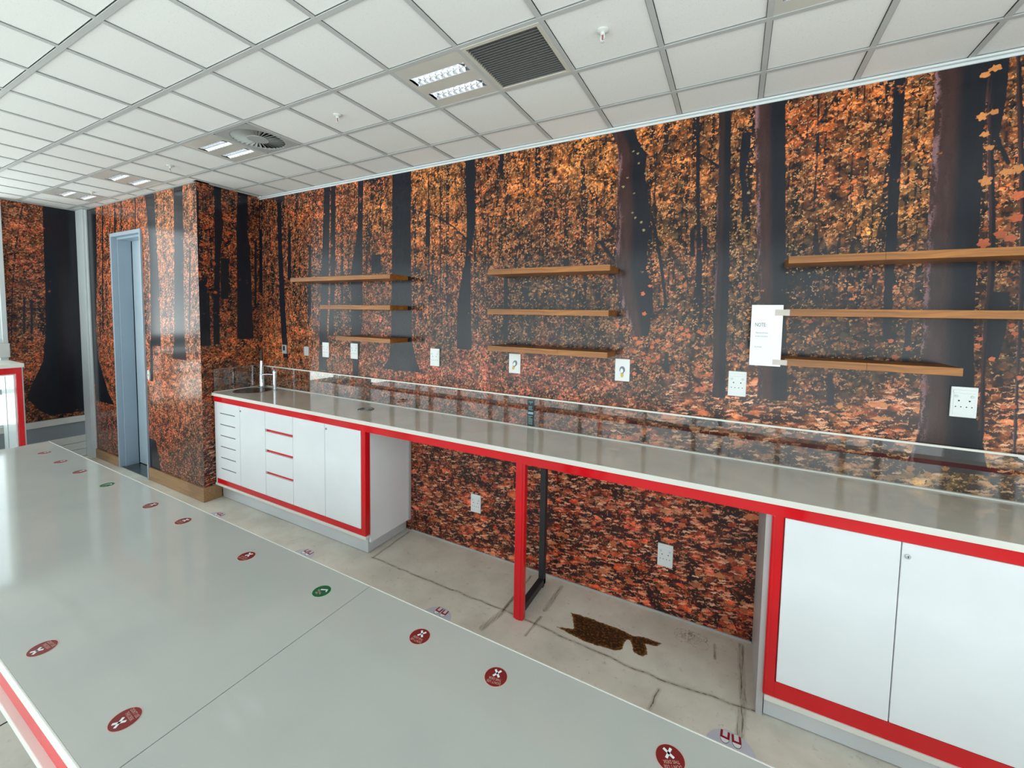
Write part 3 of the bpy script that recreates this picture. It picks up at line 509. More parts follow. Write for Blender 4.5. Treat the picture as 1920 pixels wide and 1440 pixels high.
# floor with cracks, a rust stain and dirt streaks as distance attributes
def make_floor():
    xs = np.unique(np.r_[np.linspace(XL-.05, -1.95, 12), np.arange(-1.95, .6, .005), np.linspace(.6, XR+.05, 6)])
    ys = np.unique(np.r_[np.linspace(YF-.05, -.75, 8), np.arange(-.75, .012, .005)])
    X, Y = np.meshgrid(xs, ys)
    rng = np.random.RandomState(5)
    cr = np.full(X.shape, 1.0)
    def line(pts, jit=.006, sub=.05):
        nonlocal cr
        out = [pts[0]]
        for a, b in zip(pts[:-1], pts[1:]):
            n = max(1, int(math.hypot(b[0]-a[0], b[1]-a[1])/sub))
            for k in range(1, n+1): out.append((a[0]+(b[0]-a[0])*k/n+rng.uniform(-jit, jit), a[1]+(b[1]-a[1])*k/n+rng.uniform(-jit, jit)))
        for a, b in zip(out[:-1], out[1:]): cr = np.minimum(cr, seg_dist(X, Y, a, b))
    line([(-1.8, -.41), (-.93, -.414), (-.58, -.42), (-.22, -.445), (.07, -.452), (.28, -.435), (.475, -.415)])
    line([(-1.79, -.405), (-1.812, -.03)]); line([(-.774, -.06), (-.775, -.42)], .003)
    line([(.072, -.512), (.06, -.56), (.047, -.63)], .008, .03); line([(.47, -.41), (.478, -.03)], .002)
    poly = [(-.465, -.385), (-.377, -.354), (-.436, -.246), (-.324, -.235), (-.155, -.239), (-.104, -.248), (-.036, -.228), (.04, -.23), (.028, -.26), (-.028, -.273), (-.011, -.335), (-.023, -.361), (-.069, -.359), (-.102, -.283), (-.124, -.295), (-.125, -.366), (-.154, -.39), (-.294, -.409), (-.387, -.398)]
    poly = [(x, y) for x, y in poly]
    sd = np.full(X.shape, 1.0); inside = np.zeros(X.shape, bool); n = len(poly)
    for i in range(n):
        a, b = poly[i], poly[(i+1) % n]; sd = np.minimum(sd, seg_dist(X, Y, a, b))
        cond = ((a[1] > Y) != (b[1] > Y)) & (X < (b[0]-a[0])*(Y-a[1])/(b[1]-a[1]+1e-12)+a[0]); inside ^= cond
    sd = np.where(inside, -sd, sd)
    st = np.zeros_like(X)
    for a, b, w in [((-.774, -.2), (-.775, -.43), .012), ((-.775, -.43), (-.807, -.586), .022), ((-.565, -.061), (-.572, -.3), .016), ((-.57, -.36), (-.588, -.52), .01),
                    ((.396, -.039), (.401, -.432), .016), ((.397, -.447), (.387, -.60), .022), ((.28, -.1), (.285, -.2), .008)]:
        st = np.maximum(st, np.clip(1-seg_dist(X, Y, a, b)/w, 0, 1)**.5)
    for k in range(14):
        cx, cy, r = .16+rng.uniform(-.06, .06), -.11+rng.uniform(-.03, .03), rng.uniform(.015, .045)
        st = np.maximum(st, np.clip(1-np.abs(np.hypot(X-cx, (Y-cy)*1.2)-r)/.003, 0, .7))
    n = X.size; me = bpy.data.meshes.new('floor'); me.vertices.add(n)
    co = np.stack([X.ravel(), Y.ravel(), 0*X.ravel()], -1); me.vertices.foreach_set('co', co.ravel())
    i = np.arange(n).reshape(X.shape); q = np.stack([i[:-1, :-1], i[:-1, 1:], i[1:, 1:], i[1:, :-1]], -1).reshape(-1, 4)
    me.loops.add(q.size); me.loops.foreach_set('vertex_index', q.ravel().astype(np.int32))
    me.polygons.add(len(q)); me.polygons.foreach_set('loop_start', (np.arange(len(q))*4).astype(np.int32)); me.update(calc_edges=True)
    a = me.attributes.new('floor_marks', 'FLOAT_COLOR', 'POINT')
    a.data.foreach_set('color', np.stack([cr, sd, st, 0*st], -1).astype(np.float32).ravel())
    me.materials.append(MATS['painted_concrete']); return me
floor = struct(link('floor', make_floor()))
box('floor_slab', (XL-.15, XR+.15, YF-.15, .15, -.1, -.004), 'plain_wall', floor)

# ceiling: slab, T-bar grid and single tiles
ceiling = struct(box('ceiling', (XL-.13, XR+.13, YF-.13, .13, H+.07, H+.15), 'plain_wall'))
BW = .0098
FIX = {}       # cells taken by fixtures: (i, j) -> kind
for i in (-15, -12, -8, -3, 1): FIX[(i, 2)] = 'light'
FIX[(-7, 2)] = 'diffuser'; FIX[(-2, 2)] = 'grille'
bmt = bmesh.new(); bm_box(bmt, -.5, .5, -.5, .5, 0, 1)
tile_me = {}
def tile(x0, x1, y0, y1):
    x0 += BW; x1 -= BW; y0 += BW; y1 -= BW
    if x1-x0 < .02 or y1-y0 < .02: return
    k = (round(x1-x0, 4), round(y1-y0, 4))
    if k not in tile_me:
        bm = bmesh.new(); w, d = k[0]/2, k[1]/2
        a = [bm.verts.new((sx*w, sy*d, .006)) for sx, sy in ((-1, -1), (1, -1), (1, 1), (-1, 1))]
        b = [bm.verts.new((sx*(w-.003), sy*(d-.003), .002)) for sx, sy in ((-1, -1), (1, -1), (1, 1), (-1, 1))]
        c = [bm.verts.new((sx*w, sy*d, .02)) for sx, sy in ((-1, -1), (1, -1), (1, 1), (-1, 1))]
        bm.faces.new(b[::-1]); bm.faces.new(c)
        for p, r in ((b, a), (a, c)):
            for s in range(4): bm.faces.new((p[s], p[(s+1) % 4], r[(s+1) % 4], r[s]))
        tile_me[k] = mesh('ceiling_tile', bm, 'mineral_tile')
    link('ceiling_tile', tile_me[k], ceiling, ((x0+x1)/2, (y0+y1)/2, H+random.uniform(0, .0015)))
for i in range(-17, 7):
    for j in range(0, 10):
        if (i, j) in FIX: continue
        x0, x1 = max(T*i, XL), min(T*(i+1), XR); y1, y0 = min(GY-T*j, 0), max(GY-T*(j+1), YF)
        if x1 <= XN+.07:
            if y0 >= YC: continue
            y1 = min(y1, YC)
        elif x0 < XN and y1 > YC:
            tile(XN, x1, max(y0, YC), y1)
            if y0 < YC: tile(x0, x1, y0, YC)
            continue
        tile(x0, x1, y0, y1)
for i in range(-16, 7):
    x = T*i; y1 = 0 if x > XN else YC
    box('grid_bar', [(x-BW, x+BW, YF, y1, H-.002, H+.001), (x-.002, x+.002, YF, y1, H+.001, H+.03)], 'grid_metal', ceiling)
for j in range(1, 10):
    y = GY-T*j; x0 = XL if y < YC else XN
    box('grid_bar', [(x0, XR, y-BW, y+BW, H-.0025, H+.0005), (x0, XR, y-.002, y+.002, H+.001, H+.03)], 'grid_metal', ceiling)
struct(box('trim_1', [(XN, XR, -.022, -.0, H-.012, H-.003), (XN, XR, -.005, -.0, H-.022, H-.003)], 'white_trim'))
struct(box('trim_2', [(XL, XL+.02, YF, YC, H-.008, H-.003), (XL, XN, YC-.02, YC, H-.008, H-.003)], 'grid_metal'))
struct(box('trim_3', (XL, -5.885, -.562, YC, 0, H-.004), 'white_trim', bevel=.004))
struct(box('trim_4', (-5.895, -5.873, -.54, YC, 0, H-.004), 'white_trim', bevel=.003))

# skirting boards
struct(box('baseboard_column', (DX1+.005, XN+.013, YC-.014, YC, .002, .125), 'skirting_wood', bevel=.002))
struct(box('baseboard_niche', (XN, XN+.013, YC-.002, -.392, .002, .125), 'skirting_wood', bevel=.002))
struct(box('baseboard_doorside', (-5.873, DX0-.005, YC-.014, YC, .002, .10), 'skirting_wood', bevel=.002))

# door in the column wall: deep frame and recessed leaf
door = struct(bpy.data.objects.new('door_1', None)); col.objects.link(door)
FY = YC-.016
box('door_frame', [(DX0, DX0+.025, FY, YC+.14, 0, DZ), (DX1-.025, DX1, FY, YC+.14, 0, DZ), (DX0+.025, DX1-.025, FY, YC+.14, DZ-.035, DZ)], 'door_blue', door, .003)
box('door_stop', [(DX0+.025, DX0+.04, YC+.03, YC+.14, 0, DZ-.035), (DX0+.04, DX1-.025, YC+.03, YC+.14, DZ-.055, DZ-.035)], 'door_blue', door, .002)
box('door_leaf', (DX0+.043, DX1-.025, YC+.145, YC+.185, .012, DZ-.04), 'door_leaf_paint', door, .002)
box('threshold', (DX0+.025, DX1-.025, YC, YC+.2, -.004, .006), 'stainless', door)
box('door_light_block', [(DX0-.05, DX1+.05, YC+.2, YC+.23, 0, DZ+.05), (DX0-.05, DX0, YC+.09, YC+.2, 0, DZ+.05), (DX1, DX1+.05, YC+.09, YC+.2, 0, DZ+.05), (DX0, DX1, YC+.09, YC+.2, DZ, DZ+.05)], 'cavity_black', door)  # unseen box added behind the leaf to stop light leaking through

# far left wall under the mural and its windows
struct(box('trim_5', [(XL-.02, XL+.03, YF, -.562, .395, .46)], 'rail_white', bevel=.004))
wl_low = struct(box('wall_left_lower', [(XL-.1, XL+.004, YF, -.562, 0, .46)], 'panel_grey'))
box('plank', (XL+.004, XL+.022, -3.4, -.562, .165, .24), 'rail_white', wl_low, .004)
box('plank', (XL+.004, XL+.022, -3.4, -.562, .088, .162), 'rail_white', wl_low, .004)
box('plank', (XL+.004, XL+.022, -3.4, -.562, .004, .085), 'rail_white', wl_low, .004)
def pane_window(name, frames, panes, mat='white_trim'):
    r = struct(bpy.data.objects.new(name, None)); col.objects.link(r)
    for b in frames: box('window_frame', b, mat, r, .004)
    for b in panes: box('pane', b, 'clear_glass', r)
    return r
ys = [-1.09, -1.66, -2.24, -2.82, -3.40]
fr = [(XL-.06, XL+.02, y-.022, y+.022, 1.29, H-.01) for y in ys[1:-1]] + [(XL-.06, XL+.03, -1.125, -1.09, 1.29, H-.01), (XL-.06, XL+.02, YF, ys[-1]+.02, 1.29, H-.01), (XL-.06, XL+.02, ys[-1], ys[0], H-.06, H-.005), (XL-.06, XL+.02, ys[-1], ys[0], 1.29, 1.325)]
pane_window('window_1', fr, [(XL-.03, XL-.026, b, a, 1.32, H-.05) for a, b in zip(ys[:-1], ys[1:])])
fr = [(XL-.06, XL+.02, y-.022, y+.022, .46, 1.15) for y in ys[1:-1]] + [(XL-.06, XL+.02, -1.145, -1.09, .46, 1.15), (XL-.06, XL+.02, YF, ys[-1]+.02, .46, 1.15), (XL-.06, XL+.02, ys[-1], ys[0], .78, .83)]
pane_window('window_2', fr, [(XL-.03, XL-.026, b, a, .46, 1.15) for a, b in zip(ys[:-1], ys[1:])])
struct(box('trim_6', (XL-.08, XL+.05, YF, -1.085, 1.15, 1.29), 'rail_white', bevel=.005))
struct(box('trim_7', (XL-.08, XL-.0, -1.14, -1.09, 0, H), 'rail_white'))

# glazed wall behind the camera (daylight side)
w_front = struct(box('wall_front', [(XL, XR, YF-.08, YF, 0, .24), (XL, XR, YF-.08, YF, 2.58, H+.14), (XL, XL+.1, YF-.08, YF, .24, 2.58), (XR-.12, XR, YF-.08, YF, .24, 2.58)], 'plain_wall'))
xs = []; x = XL+.1; k = 0
while x < XR-.15:
    xs.append(x); x += (.62, .62, .30)[k % 3]; k += 1
xs.append(XR-.12)
fr = [(x-.025, x+.025, YF-.07, YF+.01, .24, 2.58) for x in xs] + [(XL+.1, XR-.12, YF-.065, YF+.005, .24, .29), (XL+.1, XR-.12, YF-.065, YF+.005, 2.53, 2.58), (XL+.1, XR-.12, YF-.065, YF+.005, .92, .97)]
pane_window('window_3', fr, [(a+.02, b-.02, YF-.034, YF-.03, .27, 2.55) for a, b in zip(xs[:-1], xs[1:])], 'window_frame_paint')

ys = [-.9, -1.515, -2.13, -2.745, -3.35]
fr = [(XR-.01, XR+.06, y-.025, y+.025, .24, 2.58) for y in ys] + [(XR-.005, XR+.055, ys[-1], ys[0], z, z+.05) for z in (.24, .92, 2.53)]
pane_window('added_fill_window', fr, [(XR+.03, XR+.034, b+.02, a-.02, .27, 2.55) for a, b in zip(ys[:-1], ys[1:])], 'window_frame_paint')  # unseen glazing added in the right wall as fill light

struct(box('trim_8', (-1.81, .445, -.006, .0, .0, .009), 'grid_metal'))
struct(box('trim_9', (-2.193, -2.187, -3.44, -1.6, .0002, .0012), 'dark_hole'))

# ------------------------------------------------------------------ long kitchen counter
WT = .94; YW = -.448
wt = thing('worktop', 'long polished greige worktop with white nosing and red fascia running along the mural wall', 'worktop', (0, 0, 0))
SCX, SCY, SR = -3.475, -.207, .140
GX, GY2, GR = -2.07, -.205, .05
def slab_with_hole(bm, cx, cy, half, r, z0, z1, n=48):
    rings = []
    for k in range(n):
        a = 2*PI*(k+.5)/n; c, s = math.cos(a), math.sin(a); m = half/max(abs(c), abs(s))
        rings.append([bm.verts.new(p) for p in ((cx+m*c, cy+m*s, z1), (cx+r*c, cy+r*s, z1), (cx+r*c, cy+r*s, z0), (cx+m*c, cy+m*s, z0))])
    for k in range(n):
        a, b = rings[k], rings[(k+1) % n]
        for i in range(3): bm.faces.new((a[i], b[i], b[i+1], a[i+1]))
    # square corners
    for sx, sy in ((1, 1), (-1, 1), (-1, -1), (1, -1)):
        ks = sorted(range(n), key=lambda k: (rings[k][0].co.x-cx-sx*half)**2+(rings[k][0].co.y-cy-sy*half)**2)[:2]
        v = bm.verts.new((cx+sx*half, cy+sy*half, z1)); bm.faces.new((rings[ks[0]][0], v, rings[ks[1]][0]))
bm = bmesh.new(); ZT0 = WT-.012; HS = .155
bm_box(bm, XN, SCX-HS, YW, 0, ZT0, WT); bm_box(bm, SCX-HS, SCX+HS, YW, SCY-HS, ZT0, WT); bm_box(bm, SCX-HS, SCX+HS, SCY+HS, 0, ZT0, WT)
bm_box(bm, SCX+HS, GX-.06, YW, 0, ZT0, WT); bm_box(bm, GX-.06, GX+.06, YW, GY2-.06, ZT0, WT); bm_box(bm, GX-.06, GX+.06, GY2+.06, 0, ZT0, WT)
bm_box(bm, GX+.06, XR, YW, 0, ZT0, WT)
slab_with_hole(bm, SCX, SCY, HS, SR, ZT0, WT); slab_with_hole(bm, GX, GY2, .06, GR, ZT0, WT)
obj('top', bm, 'worktop_stone', wt)
o = box('nosing', (XN+.004, XR, YW-.006, YW, .915, WT+.0005), 'white_nosing', wt, .002); o['label'] = 'white front edge strip'
o = box('fascia', (-3.64, XR, YW+.002, YW+.022, .868, .915), 'red_laminate', wt); o['label'] = 'glossy red fascia below the edge'
box('underside', [(XN+.02, SCX-HS, YW+.022, -.004, .868, ZT0), (SCX+HS, GX-.07, YW+.022, -.004, .868, ZT0), (GX+.07, XR, YW+.022, -.004, .868, ZT0)], 'grey_panel', wt)
box('upstand', (XN, XR, -.02, -.003, WT, WT+.007), 'white_nosing', wt, .001)
box('upstand', (XN+.002, XN+.016, YW+.01, -.02, WT, WT+.006), 'white_nosing', wt, .001)

YD = -.44
def panel_door(name, parent, x0, x1, z0, z1, lock=None, y=YD, mat='white_laminate'):
    d = box(name, (x0+.0016, x1-.0016, y, y+.018, z0, z1), mat, parent, .0025)
    if lock:
        bm = bmesh.new(); lathe(bm, [(.0085, y-.003), (.0085, y)], 20, lock[0], lock[1], 'Y'); lathe(bm, [(.0062, y-.005), (.0062, y-.003)], 20, lock[0], lock[1], 'Y')
        l = obj('lock', bm, 'chrome', d)
    if lock:
        box('keyhole', (lock[0]-.001, lock[0]+.001, y-.0056, y-.0048, lock[1]-.004, lock[1]+.004), 'dark_hole', d)
    return d
# left cabinet
cl = thing('base_cabinet', 'white base cabinet with red frame, slotted door and drawers under the round sink', 'cabinet', (0, 0, 0))
box('carcass', [(-3.645, -3.622, YD+.002, -.01, .13, .8675), (-1.838, -1.822, YD+.045, -.03, .09, .8675), (-3.622, -1.86, -.40, -.39, .14, .8675), (-3.62, -1.84, YD+.03, -.01, .13, .15)], 'white_laminate', cl)
box('front_frame', [(-1.862, -1.824, YD, YD+.04, .15, .8675), (-3.622, -1.862, YD, YD+.04, .15, .19), (-3.622, -1.862, YD+.019, YD+.034, .19, .8675)], 'red_laminate', cl, .0015)
box('bottom_edge', (-3.645, -1.815, YD-.006, YD+.03, .13, .15), 'white_nosing', cl, .002)
d = panel_door('door', cl, -3.62, -3.2685, .192, .866)
d['label'] = 'white door with six horizontal slots'
for k in range(6):
    z = .772-.0962*k; box('slot', (-3.556, -3.334, YD-.0006, YD+.004, z-.0032, z+.0032), 'ink', d)
panel_door('door', cl, -3.2675, -2.9225, .192, .866, (-3.25, .826))
panel_door('door', cl, -2.581, -2.2245, .192, .866)
panel_door('door', cl, -2.2235, -1.866, .192, .866, (-2.205, .832))
for z0, z1 in ((.728, .866), (.565, .706), (.388, .543), (.192, .366)):
    panel_door('drawer', cl, -2.9215, -2.582, z0, z1)
box('plinth', [(-3.645, -1.857, -.388, -.378, .003, .13), (-1.867, -1.857, -.378, -.01, .003, .095)], 'brushed_plinth', cl, .001)
box('rear_strip', (-1.835, -1.812, -.028, -.006, .09, .8675), 'grey_panel', cl, .001)
# right cabinet
cr = thing('base_cabinet', 'white base cabinet with red frame and wide plain doors at the right-hand end', 'cabinet', (0, 0, 0))
box('carcass', [(.446, .470, YD+.012, -.01, .0, .8675), (2.34, 2.36, YD+.02, -.01, .09, .8675), (.49, 2.34, -.40, -.39, .10, .8675), (.49, 2.34, YD+.03, -.01, .09, .11)], 'grey_panel', cr)
box('front_frame', [(.466, .506, YD, YD+.04, .108, .8675), (.506, 2.31, YD, YD+.04, .108, .176), (.506, 2.31, YD+.02, YD+.035, .176, .8675), (2.31, 2.35, YD, YD+.04, .108, .8675)], 'red_laminate', cr, .0015)
box('stile_bead', (.470, .480, YD-.006, YD, .112, .8675), 'red_laminate', cr, .003)
box('bottom_edge', (.472, 2.35, YD-.006, YD+.03, .086, .108), 'white_nosing', cr, .002)
for k in range(5):
    x = .509+k*.3535; panel_door('door', cr, x, x+.3535, .178, .864, (x+.018, .815) if k in (1, 3) else None)
box('plinth', (.474, 2.35, -.416, -.402, .003, .086), 'brushed_plinth', cr, .001)
# leg frame between the cabinets
lf = thing('leg_frame', 'worktop support with red front post and black rear post on a black floor rail', 'support leg', (0, 0, 0))
box('front_post', (-.700, -.645, YD, YD+.035, .0, .8675), 'red_laminate', lf, .003)
box('post_face', (-.686, -.659, YD-.003, YD, .0, .8675), 'red_laminate', lf, .001)
box('floor_rail', (-.690, -.655, YD+.035, -.10, .018, .058), 'black_steel', lf, .003)
box('rear_post', (-.690, -.655, -.135, -.10, .018, .8675), 'black_steel', lf, .003)
box('foot', [(-.684, -.661, -.132, -.108, 0, .018)], 'black_steel', lf)

# glass splashback
gs = thing('glass_splashback', 'low clear glass splashback with bright top edge behind the worktop', 'splashback', (0, 0, 0))
for a, b in ((XN+.02, -1.70), (-1.698, .30), (.302, XR)):
    box('pane', (a, b, -.014, -.008, WT+.0075, 1.128), 'splash_glass', gs)
box('pane', (XN+.008, XN+.014, -.432, -.016, WT+.0075, 1.140), 'splash_glass', gs)
box('edge_trim', (XN+.014, XR, -.0165, -.006, 1.128, 1.137), 'white_nosing', gs)
box('edge_trim', [(XN+.006, XN+.016, -.434, -.016, 1.138, 1.144), (XN+.006, XN+.016, -.438, -.432, WT+.0075, 1.144)], 'stainless', gs)
# black label on the glass
lb = tag(box('label_strip', (-.842, -.797, -.0152, -.0144, .950, 1.117), 'label_black'), 'narrow black printed label stuck on the glass splashback above the red leg', 'label')
def flat_text(s, size, mat, parent, x, y, z, **kw):
    """lettering standing upright on a wall facing -y"""
    return lettering(s, size, mat, parent, Matrix.Translation((x, y, z)) @ Matrix.Rotation(PI/2, 4, 'X') @ Matrix.Scale(.62, 4, (1, 0, 0)), **kw)
for k, z in enumerate((1.104, 1.094)): flat_text(('SHARE', 'IT')[k], .017, 'label_text', lb, -.82, -.0156, z)
for z in (1.075, 1.066, 1.055): box('text_line', (-.836, -.805+random.uniform(-.006, 0), -.0156, -.0153, z-.0015, z+.0015), 'label_text', lb)
box('text_block', (-.838, -.802, -.0156, -.0153, 1.026, 1.040), 'label_text', lb)
for k in range(7):
    z = 1.013-.0085*k; box('text_line', (-.836, -.806-(.012 if k == 1 else 0), -.0156, -.0153, z-.0015, z+.0015), 'label_text', lb)

# sink and taps
sk = thing('round_sink', 'round stainless steel sink bowl set in the worktop at the mural corner', 'sink', (SCX, SCY, WT))
bm = bmesh.new(); lathe(bm, [(SR+.012, .0005), (SR+.010, .003), (SR-.002, .003), (SR-.006, -.004), (SR-.010, -.075), (SR-.03, -.10), (.022, -.108), (.02, -.112)], 48)
obj('bowl', bm, 'stainless', sk, smooth=True)
bm = bmesh.new(); lathe(bm, [(.021, -.107), (.019, -.1045), (.006, -.106)], 20); obj('drain', bm, 'chrome', sk, smooth=True)
tf = thing('tall_tap', 'tall chrome column tap standing behind the round sink', 'tap', (-3.585, -.06, WT))
bm = bmesh.new(); lathe(bm, [(.030, 0), (.030, .006), (.022, .010), (.0215, .012), (.0215, .115), (.0185, .12), (.0165, .235), (.014, .248), (.006, .25)], 24); obj('body', bm, 'chrome', tf, smooth=True)
bm = bmesh.new(); lathe(bm, [(.010, .25), (.010, .32), (.007, .352), (.002, .356)], 16); obj('stem', bm, 'black_steel', tf, smooth=True)
bm = bmesh.new(); tube(bm, [(0, 0, .05), (.022, -.012, .05), (.034, -.02, .056)], .004); obj('lever', bm, 'chrome', tf, smooth=True)
lt = thing('filter_tap', 'short chrome tap with side spout standing to the right of the round sink', 'tap', (-3.325, -.10, WT))
bm = bmesh.new(); lathe(bm, [(.020, 0), (.020, .004), (.0145, .008), (.0145, .155), (.017, .157), (.017, .172), (.008, .188), (.003, .193)], 20); obj('body', bm, 'chrome', lt, smooth=True)
bm = bmesh.new(); tube(bm, [(-.008, -.01, .142), (-.05, -.035, .146), (-.085, -.055, .142), (-.092, -.06, .128)], [.006, .006, .006, .0065]); obj('spout', bm, 'chrome', lt, smooth=True)
gr = thing('cable_grommet', 'round steel cable grommet with a dark opening set in the worktop', 'grommet', (GX, GY2, WT))
bm = bmesh.new(); lathe(bm, [(.060, .0), (.058, .004), (.046, .0035), (.040, -.006), (.028, -.006), (.026, .002), (.024, .003), (.022, -.012)], 32); obj('ring', bm, 'stainless', gr, smooth=True)
bm = bmesh.new(); lathe(bm, [(.055, -.032), (.055, -.028)], 24); obj('well', bm, 'dark_hole', gr)

# ------------------------------------------------------------------ shelves
SH = [(-2.955, -1.85, 1.925, 'top shelf of the left-hand stack, the longest of its three'),
      (-2.591, -1.85, 1.705, 'middle shelf of the left-hand stack above the sockets'),
      (-2.416, -1.85, 1.468, 'bottom shelf of the left-hand stack, the shortest of its three'),
      (-1.048, -.295, 1.927, 'top shelf of the stack between the two big dark trunks'),
      (-1.048, -.295, 1.686, 'middle shelf of the stack between the two big dark trunks'),
      (-1.043, -.295, 1.461, 'bottom shelf of the centre stack, just above the light bulb plates'),
      (.495, 1.98, 1.930, 'top shelf of the right-hand stack above the white notice'),
      (.495, 1.98, 1.700, 'middle shelf of the right-hand stack meeting the top of the white notice'),
      (.500, 1.072, 1.480, 'bottom shelf of the right-hand stack, ending above the large socket')]
for x0, x1, z, l in SH:
    s = thing('wall_shelf', 'wooden floating shelf, '+l, 'shelf', (x0, 0, z-.031), group='floating wooden shelves on the mural')
    box('board', (0, x1-x0, -.181, -.002, 0, .031), 'shelf_wood', s, .0015)
    # narrow edge lipping, jointed where the photo shows a change of timber
    j = (x1-x0)*(.62 if abs(z-1.461) < .01 else .22 if z > 1.9 else .5)
    box('edge_lipping', (0, j-.0003, -.186, -.181, 0, .031), 'shelf_wood', s, .0008)
    box('edge_lipping', (j+.0003, x1-x0, -.186, -.181, 0, .031), 'shelf_wood', s, .0008)

# ------------------------------------------------------------------ sockets and plates
def disc(name, parent, x, z, r, mat, y=-.0106, t=.0016, n=14):
    bm = bmesh.new(); lathe(bm, [(r, y), (r*.98, y-t)], n, x, z, 'Y'); return obj(name, bm, mat, parent)
def socket(loc, label, w=.08, h=.126, group='double wall sockets'):
    s = thing('wall_socket', label, 'socket', loc, group=group)
    box('plate', (-w/2, w/2, -.009, 0, -h/2, h/2), 'white_plastic', s, .0025)
    box('cover', (-w*.42, w*.42, -.0118, -.009, h*.30, h*.40), 'white_plastic', s, .001)
    box('insert', (-w*.40, w*.40, -.0104, -.009, -h*.42, h*.29), 'white_plastic', s, .0008)
    for sx in (-1, 1):
        disc('switch', s, sx*w*.30, h*.19, w*.075, 'white_trim', -.0104, .0022)
        disc('hole', s, sx*w*.20, h*.045, w*.038, 'dark_hole', -.0104, .0006)
    for sx in (-.31, -.11, .10, .30): disc('hole', s, sx*w, -h*.155, w*.028, 'dark_hole', -.0104, .0006)
    return s
s0 = socket((-2.76, 0, 1.330), 'white double socket on the dark trunk, left below the short shelf')
dup(s0, (-2.416, 0, 1.338), 'white double socket directly below the shortest shelf')
dup(s0, (-1.594, 0, 1.339), 'white double socket alone between the left and centre shelf stacks')
dup(s0, (.322, 0, 1.326), 'white double socket below and left of the white notice')
dup(s0, (1.144, 0, 1.326), 'largest white double socket on the broad trunk at the right')
dup(s0, (-1.230, 0, .345), 'white double socket under the worktop left of the red leg')
dup(s0, (.015, 0, .340), 'white double socket under the worktop right of the black post')
def small_plate(x, label, dark):
    s = thing('connector_plate', label, 'wall plate', (x, 0, 1.305), group='small grey connector plates')
    box('plate', (-.03, .03, -.012, 0, -.04, .04), 'grid_metal' if not dark else 'diffuser_grey', s, .003)
    box('insert', (-.014, .014, -.0135, -.012, -.012, .03), 'dark_hole' if dark else 'grid_metal', s, .001)
small_plate(-3.319, 'small grey plate with black opening right of the taps', True)
small_plate(-3.009, 'small grey plate with grey insert next to the first double socket', False)
def bulb_plate(x, z, label, lean):
    s = thing('bulb_plate', label, 'wall plate', (x, 0, z), group='blank plates with light bulb pictures')
    box('plate', (-.041, .041, -.008, 0, -.063, .063), 'white_plastic', s, .001)
    p = bpy.data.objects.new('bulb_print', None); col.objects.link(p); p.parent = s; p.location = (0, -.0085, -.008); p.rotation_euler = (0, lean, 0)
    for nm, mt, pts in (('glass_print', 'bulb_grey', [(.016*math.sin(a)*(1 if math.cos(a) > -.3 else .78), .022*math.cos(a)+.008) for a in np.linspace(0, 2*PI, 25)[:-1]]),
                        ('shine_print', 'sticker_white', [(-.003+.008*math.sin(a), .013*math.cos(a)+.004) for a in np.linspace(0, 2*PI, 17)[:-1]]),
                        ('base_print', 'brass', [(-.008, -.012), (.008, -.012), (.008, -.028), (.003, -.034), (-.003, -.034), (-.008, -.028)])):
        bm = bmesh.new(); t = {'glass_print': .0004, 'shine_print': .0008, 'base_print': .0006}[nm]
        vs = [bm.verts.new((x_, -t, z_)) for x_, z_ in pts]; vb = [bm.verts.new((x_, 0, z_)) for x_, z_ in pts]
        bm.faces.new(vs); bm.faces.new(vb[::-1]); n = len(pts)
        for i in range(n): bm.faces.new((vs[i], vs[(i+1) % n], vb[(i+1) % n], vb[i]))
        obj(nm, bm, mt, p)
bulb_plate(-.945, 1.340, 'white plate with a small leaning light bulb picture under the centre shelves', .35)
bulb_plate(-.254, 1.351, 'white plate with an upright light bulb picture on the big trunk', 0)
dp = thing('push_plate', 'white oval push button plate on the column right of the door', 'switch', (-4.591, YC, 1.025))
bm = bmesh.new(); 
vs = [(.022*math.cos(a), .050*math.sin(a)) for a in np.linspace(0, 2*PI, 25)[:-1]]
va = [bm.verts.new((x, -.009, z)) for x, z in vs]; vb = [bm.verts.new((x, 0, z)) for x, z in vs]
bm.faces.new(va); bm.faces.new(vb[::-1])
for i in range(24): bm.faces.new((va[i], va[(i+1) % 24], vb[(i+1) % 24], vb[i]))
obj('plate', bm, 'white_plastic', dp); disc('button', dp, 0, 0, .010, 'grid_metal', -.009, .003)

# notice taped to the shelf ends
nt = thing('notice', 'white acrylic notice reading NOTE: taped to the ends of the right-hand shelves', 'notice', (.4245, -.190, 1.580), (0, 0, 0))
box('sheet', (-.0605, .0605, -.002, .0, -.137, .137), 'paper_white', nt, .0006)
flat_text('NOTE:', .0245, 'ink', nt, -.0225, -.0024, .047)
flat_text('Please leave the kitchen', .0082, 'ink_dark', nt, -.016, -.0024, .0115)
flat_text('As clean as you found it', .0082, 'ink_dark', nt, -.017, -.0024, -.004)
flat_text('By command!', .0082, 'ink_dark', nt, -.0275, -.0024, -.052)
box('tape', (.03, .085, -.0028, -.0022, .090, .117), 'tape_clear', nt)
box('tape', (.03, .085, -.0028, -.0022, -.129, -.106), 'tape_clear', nt)

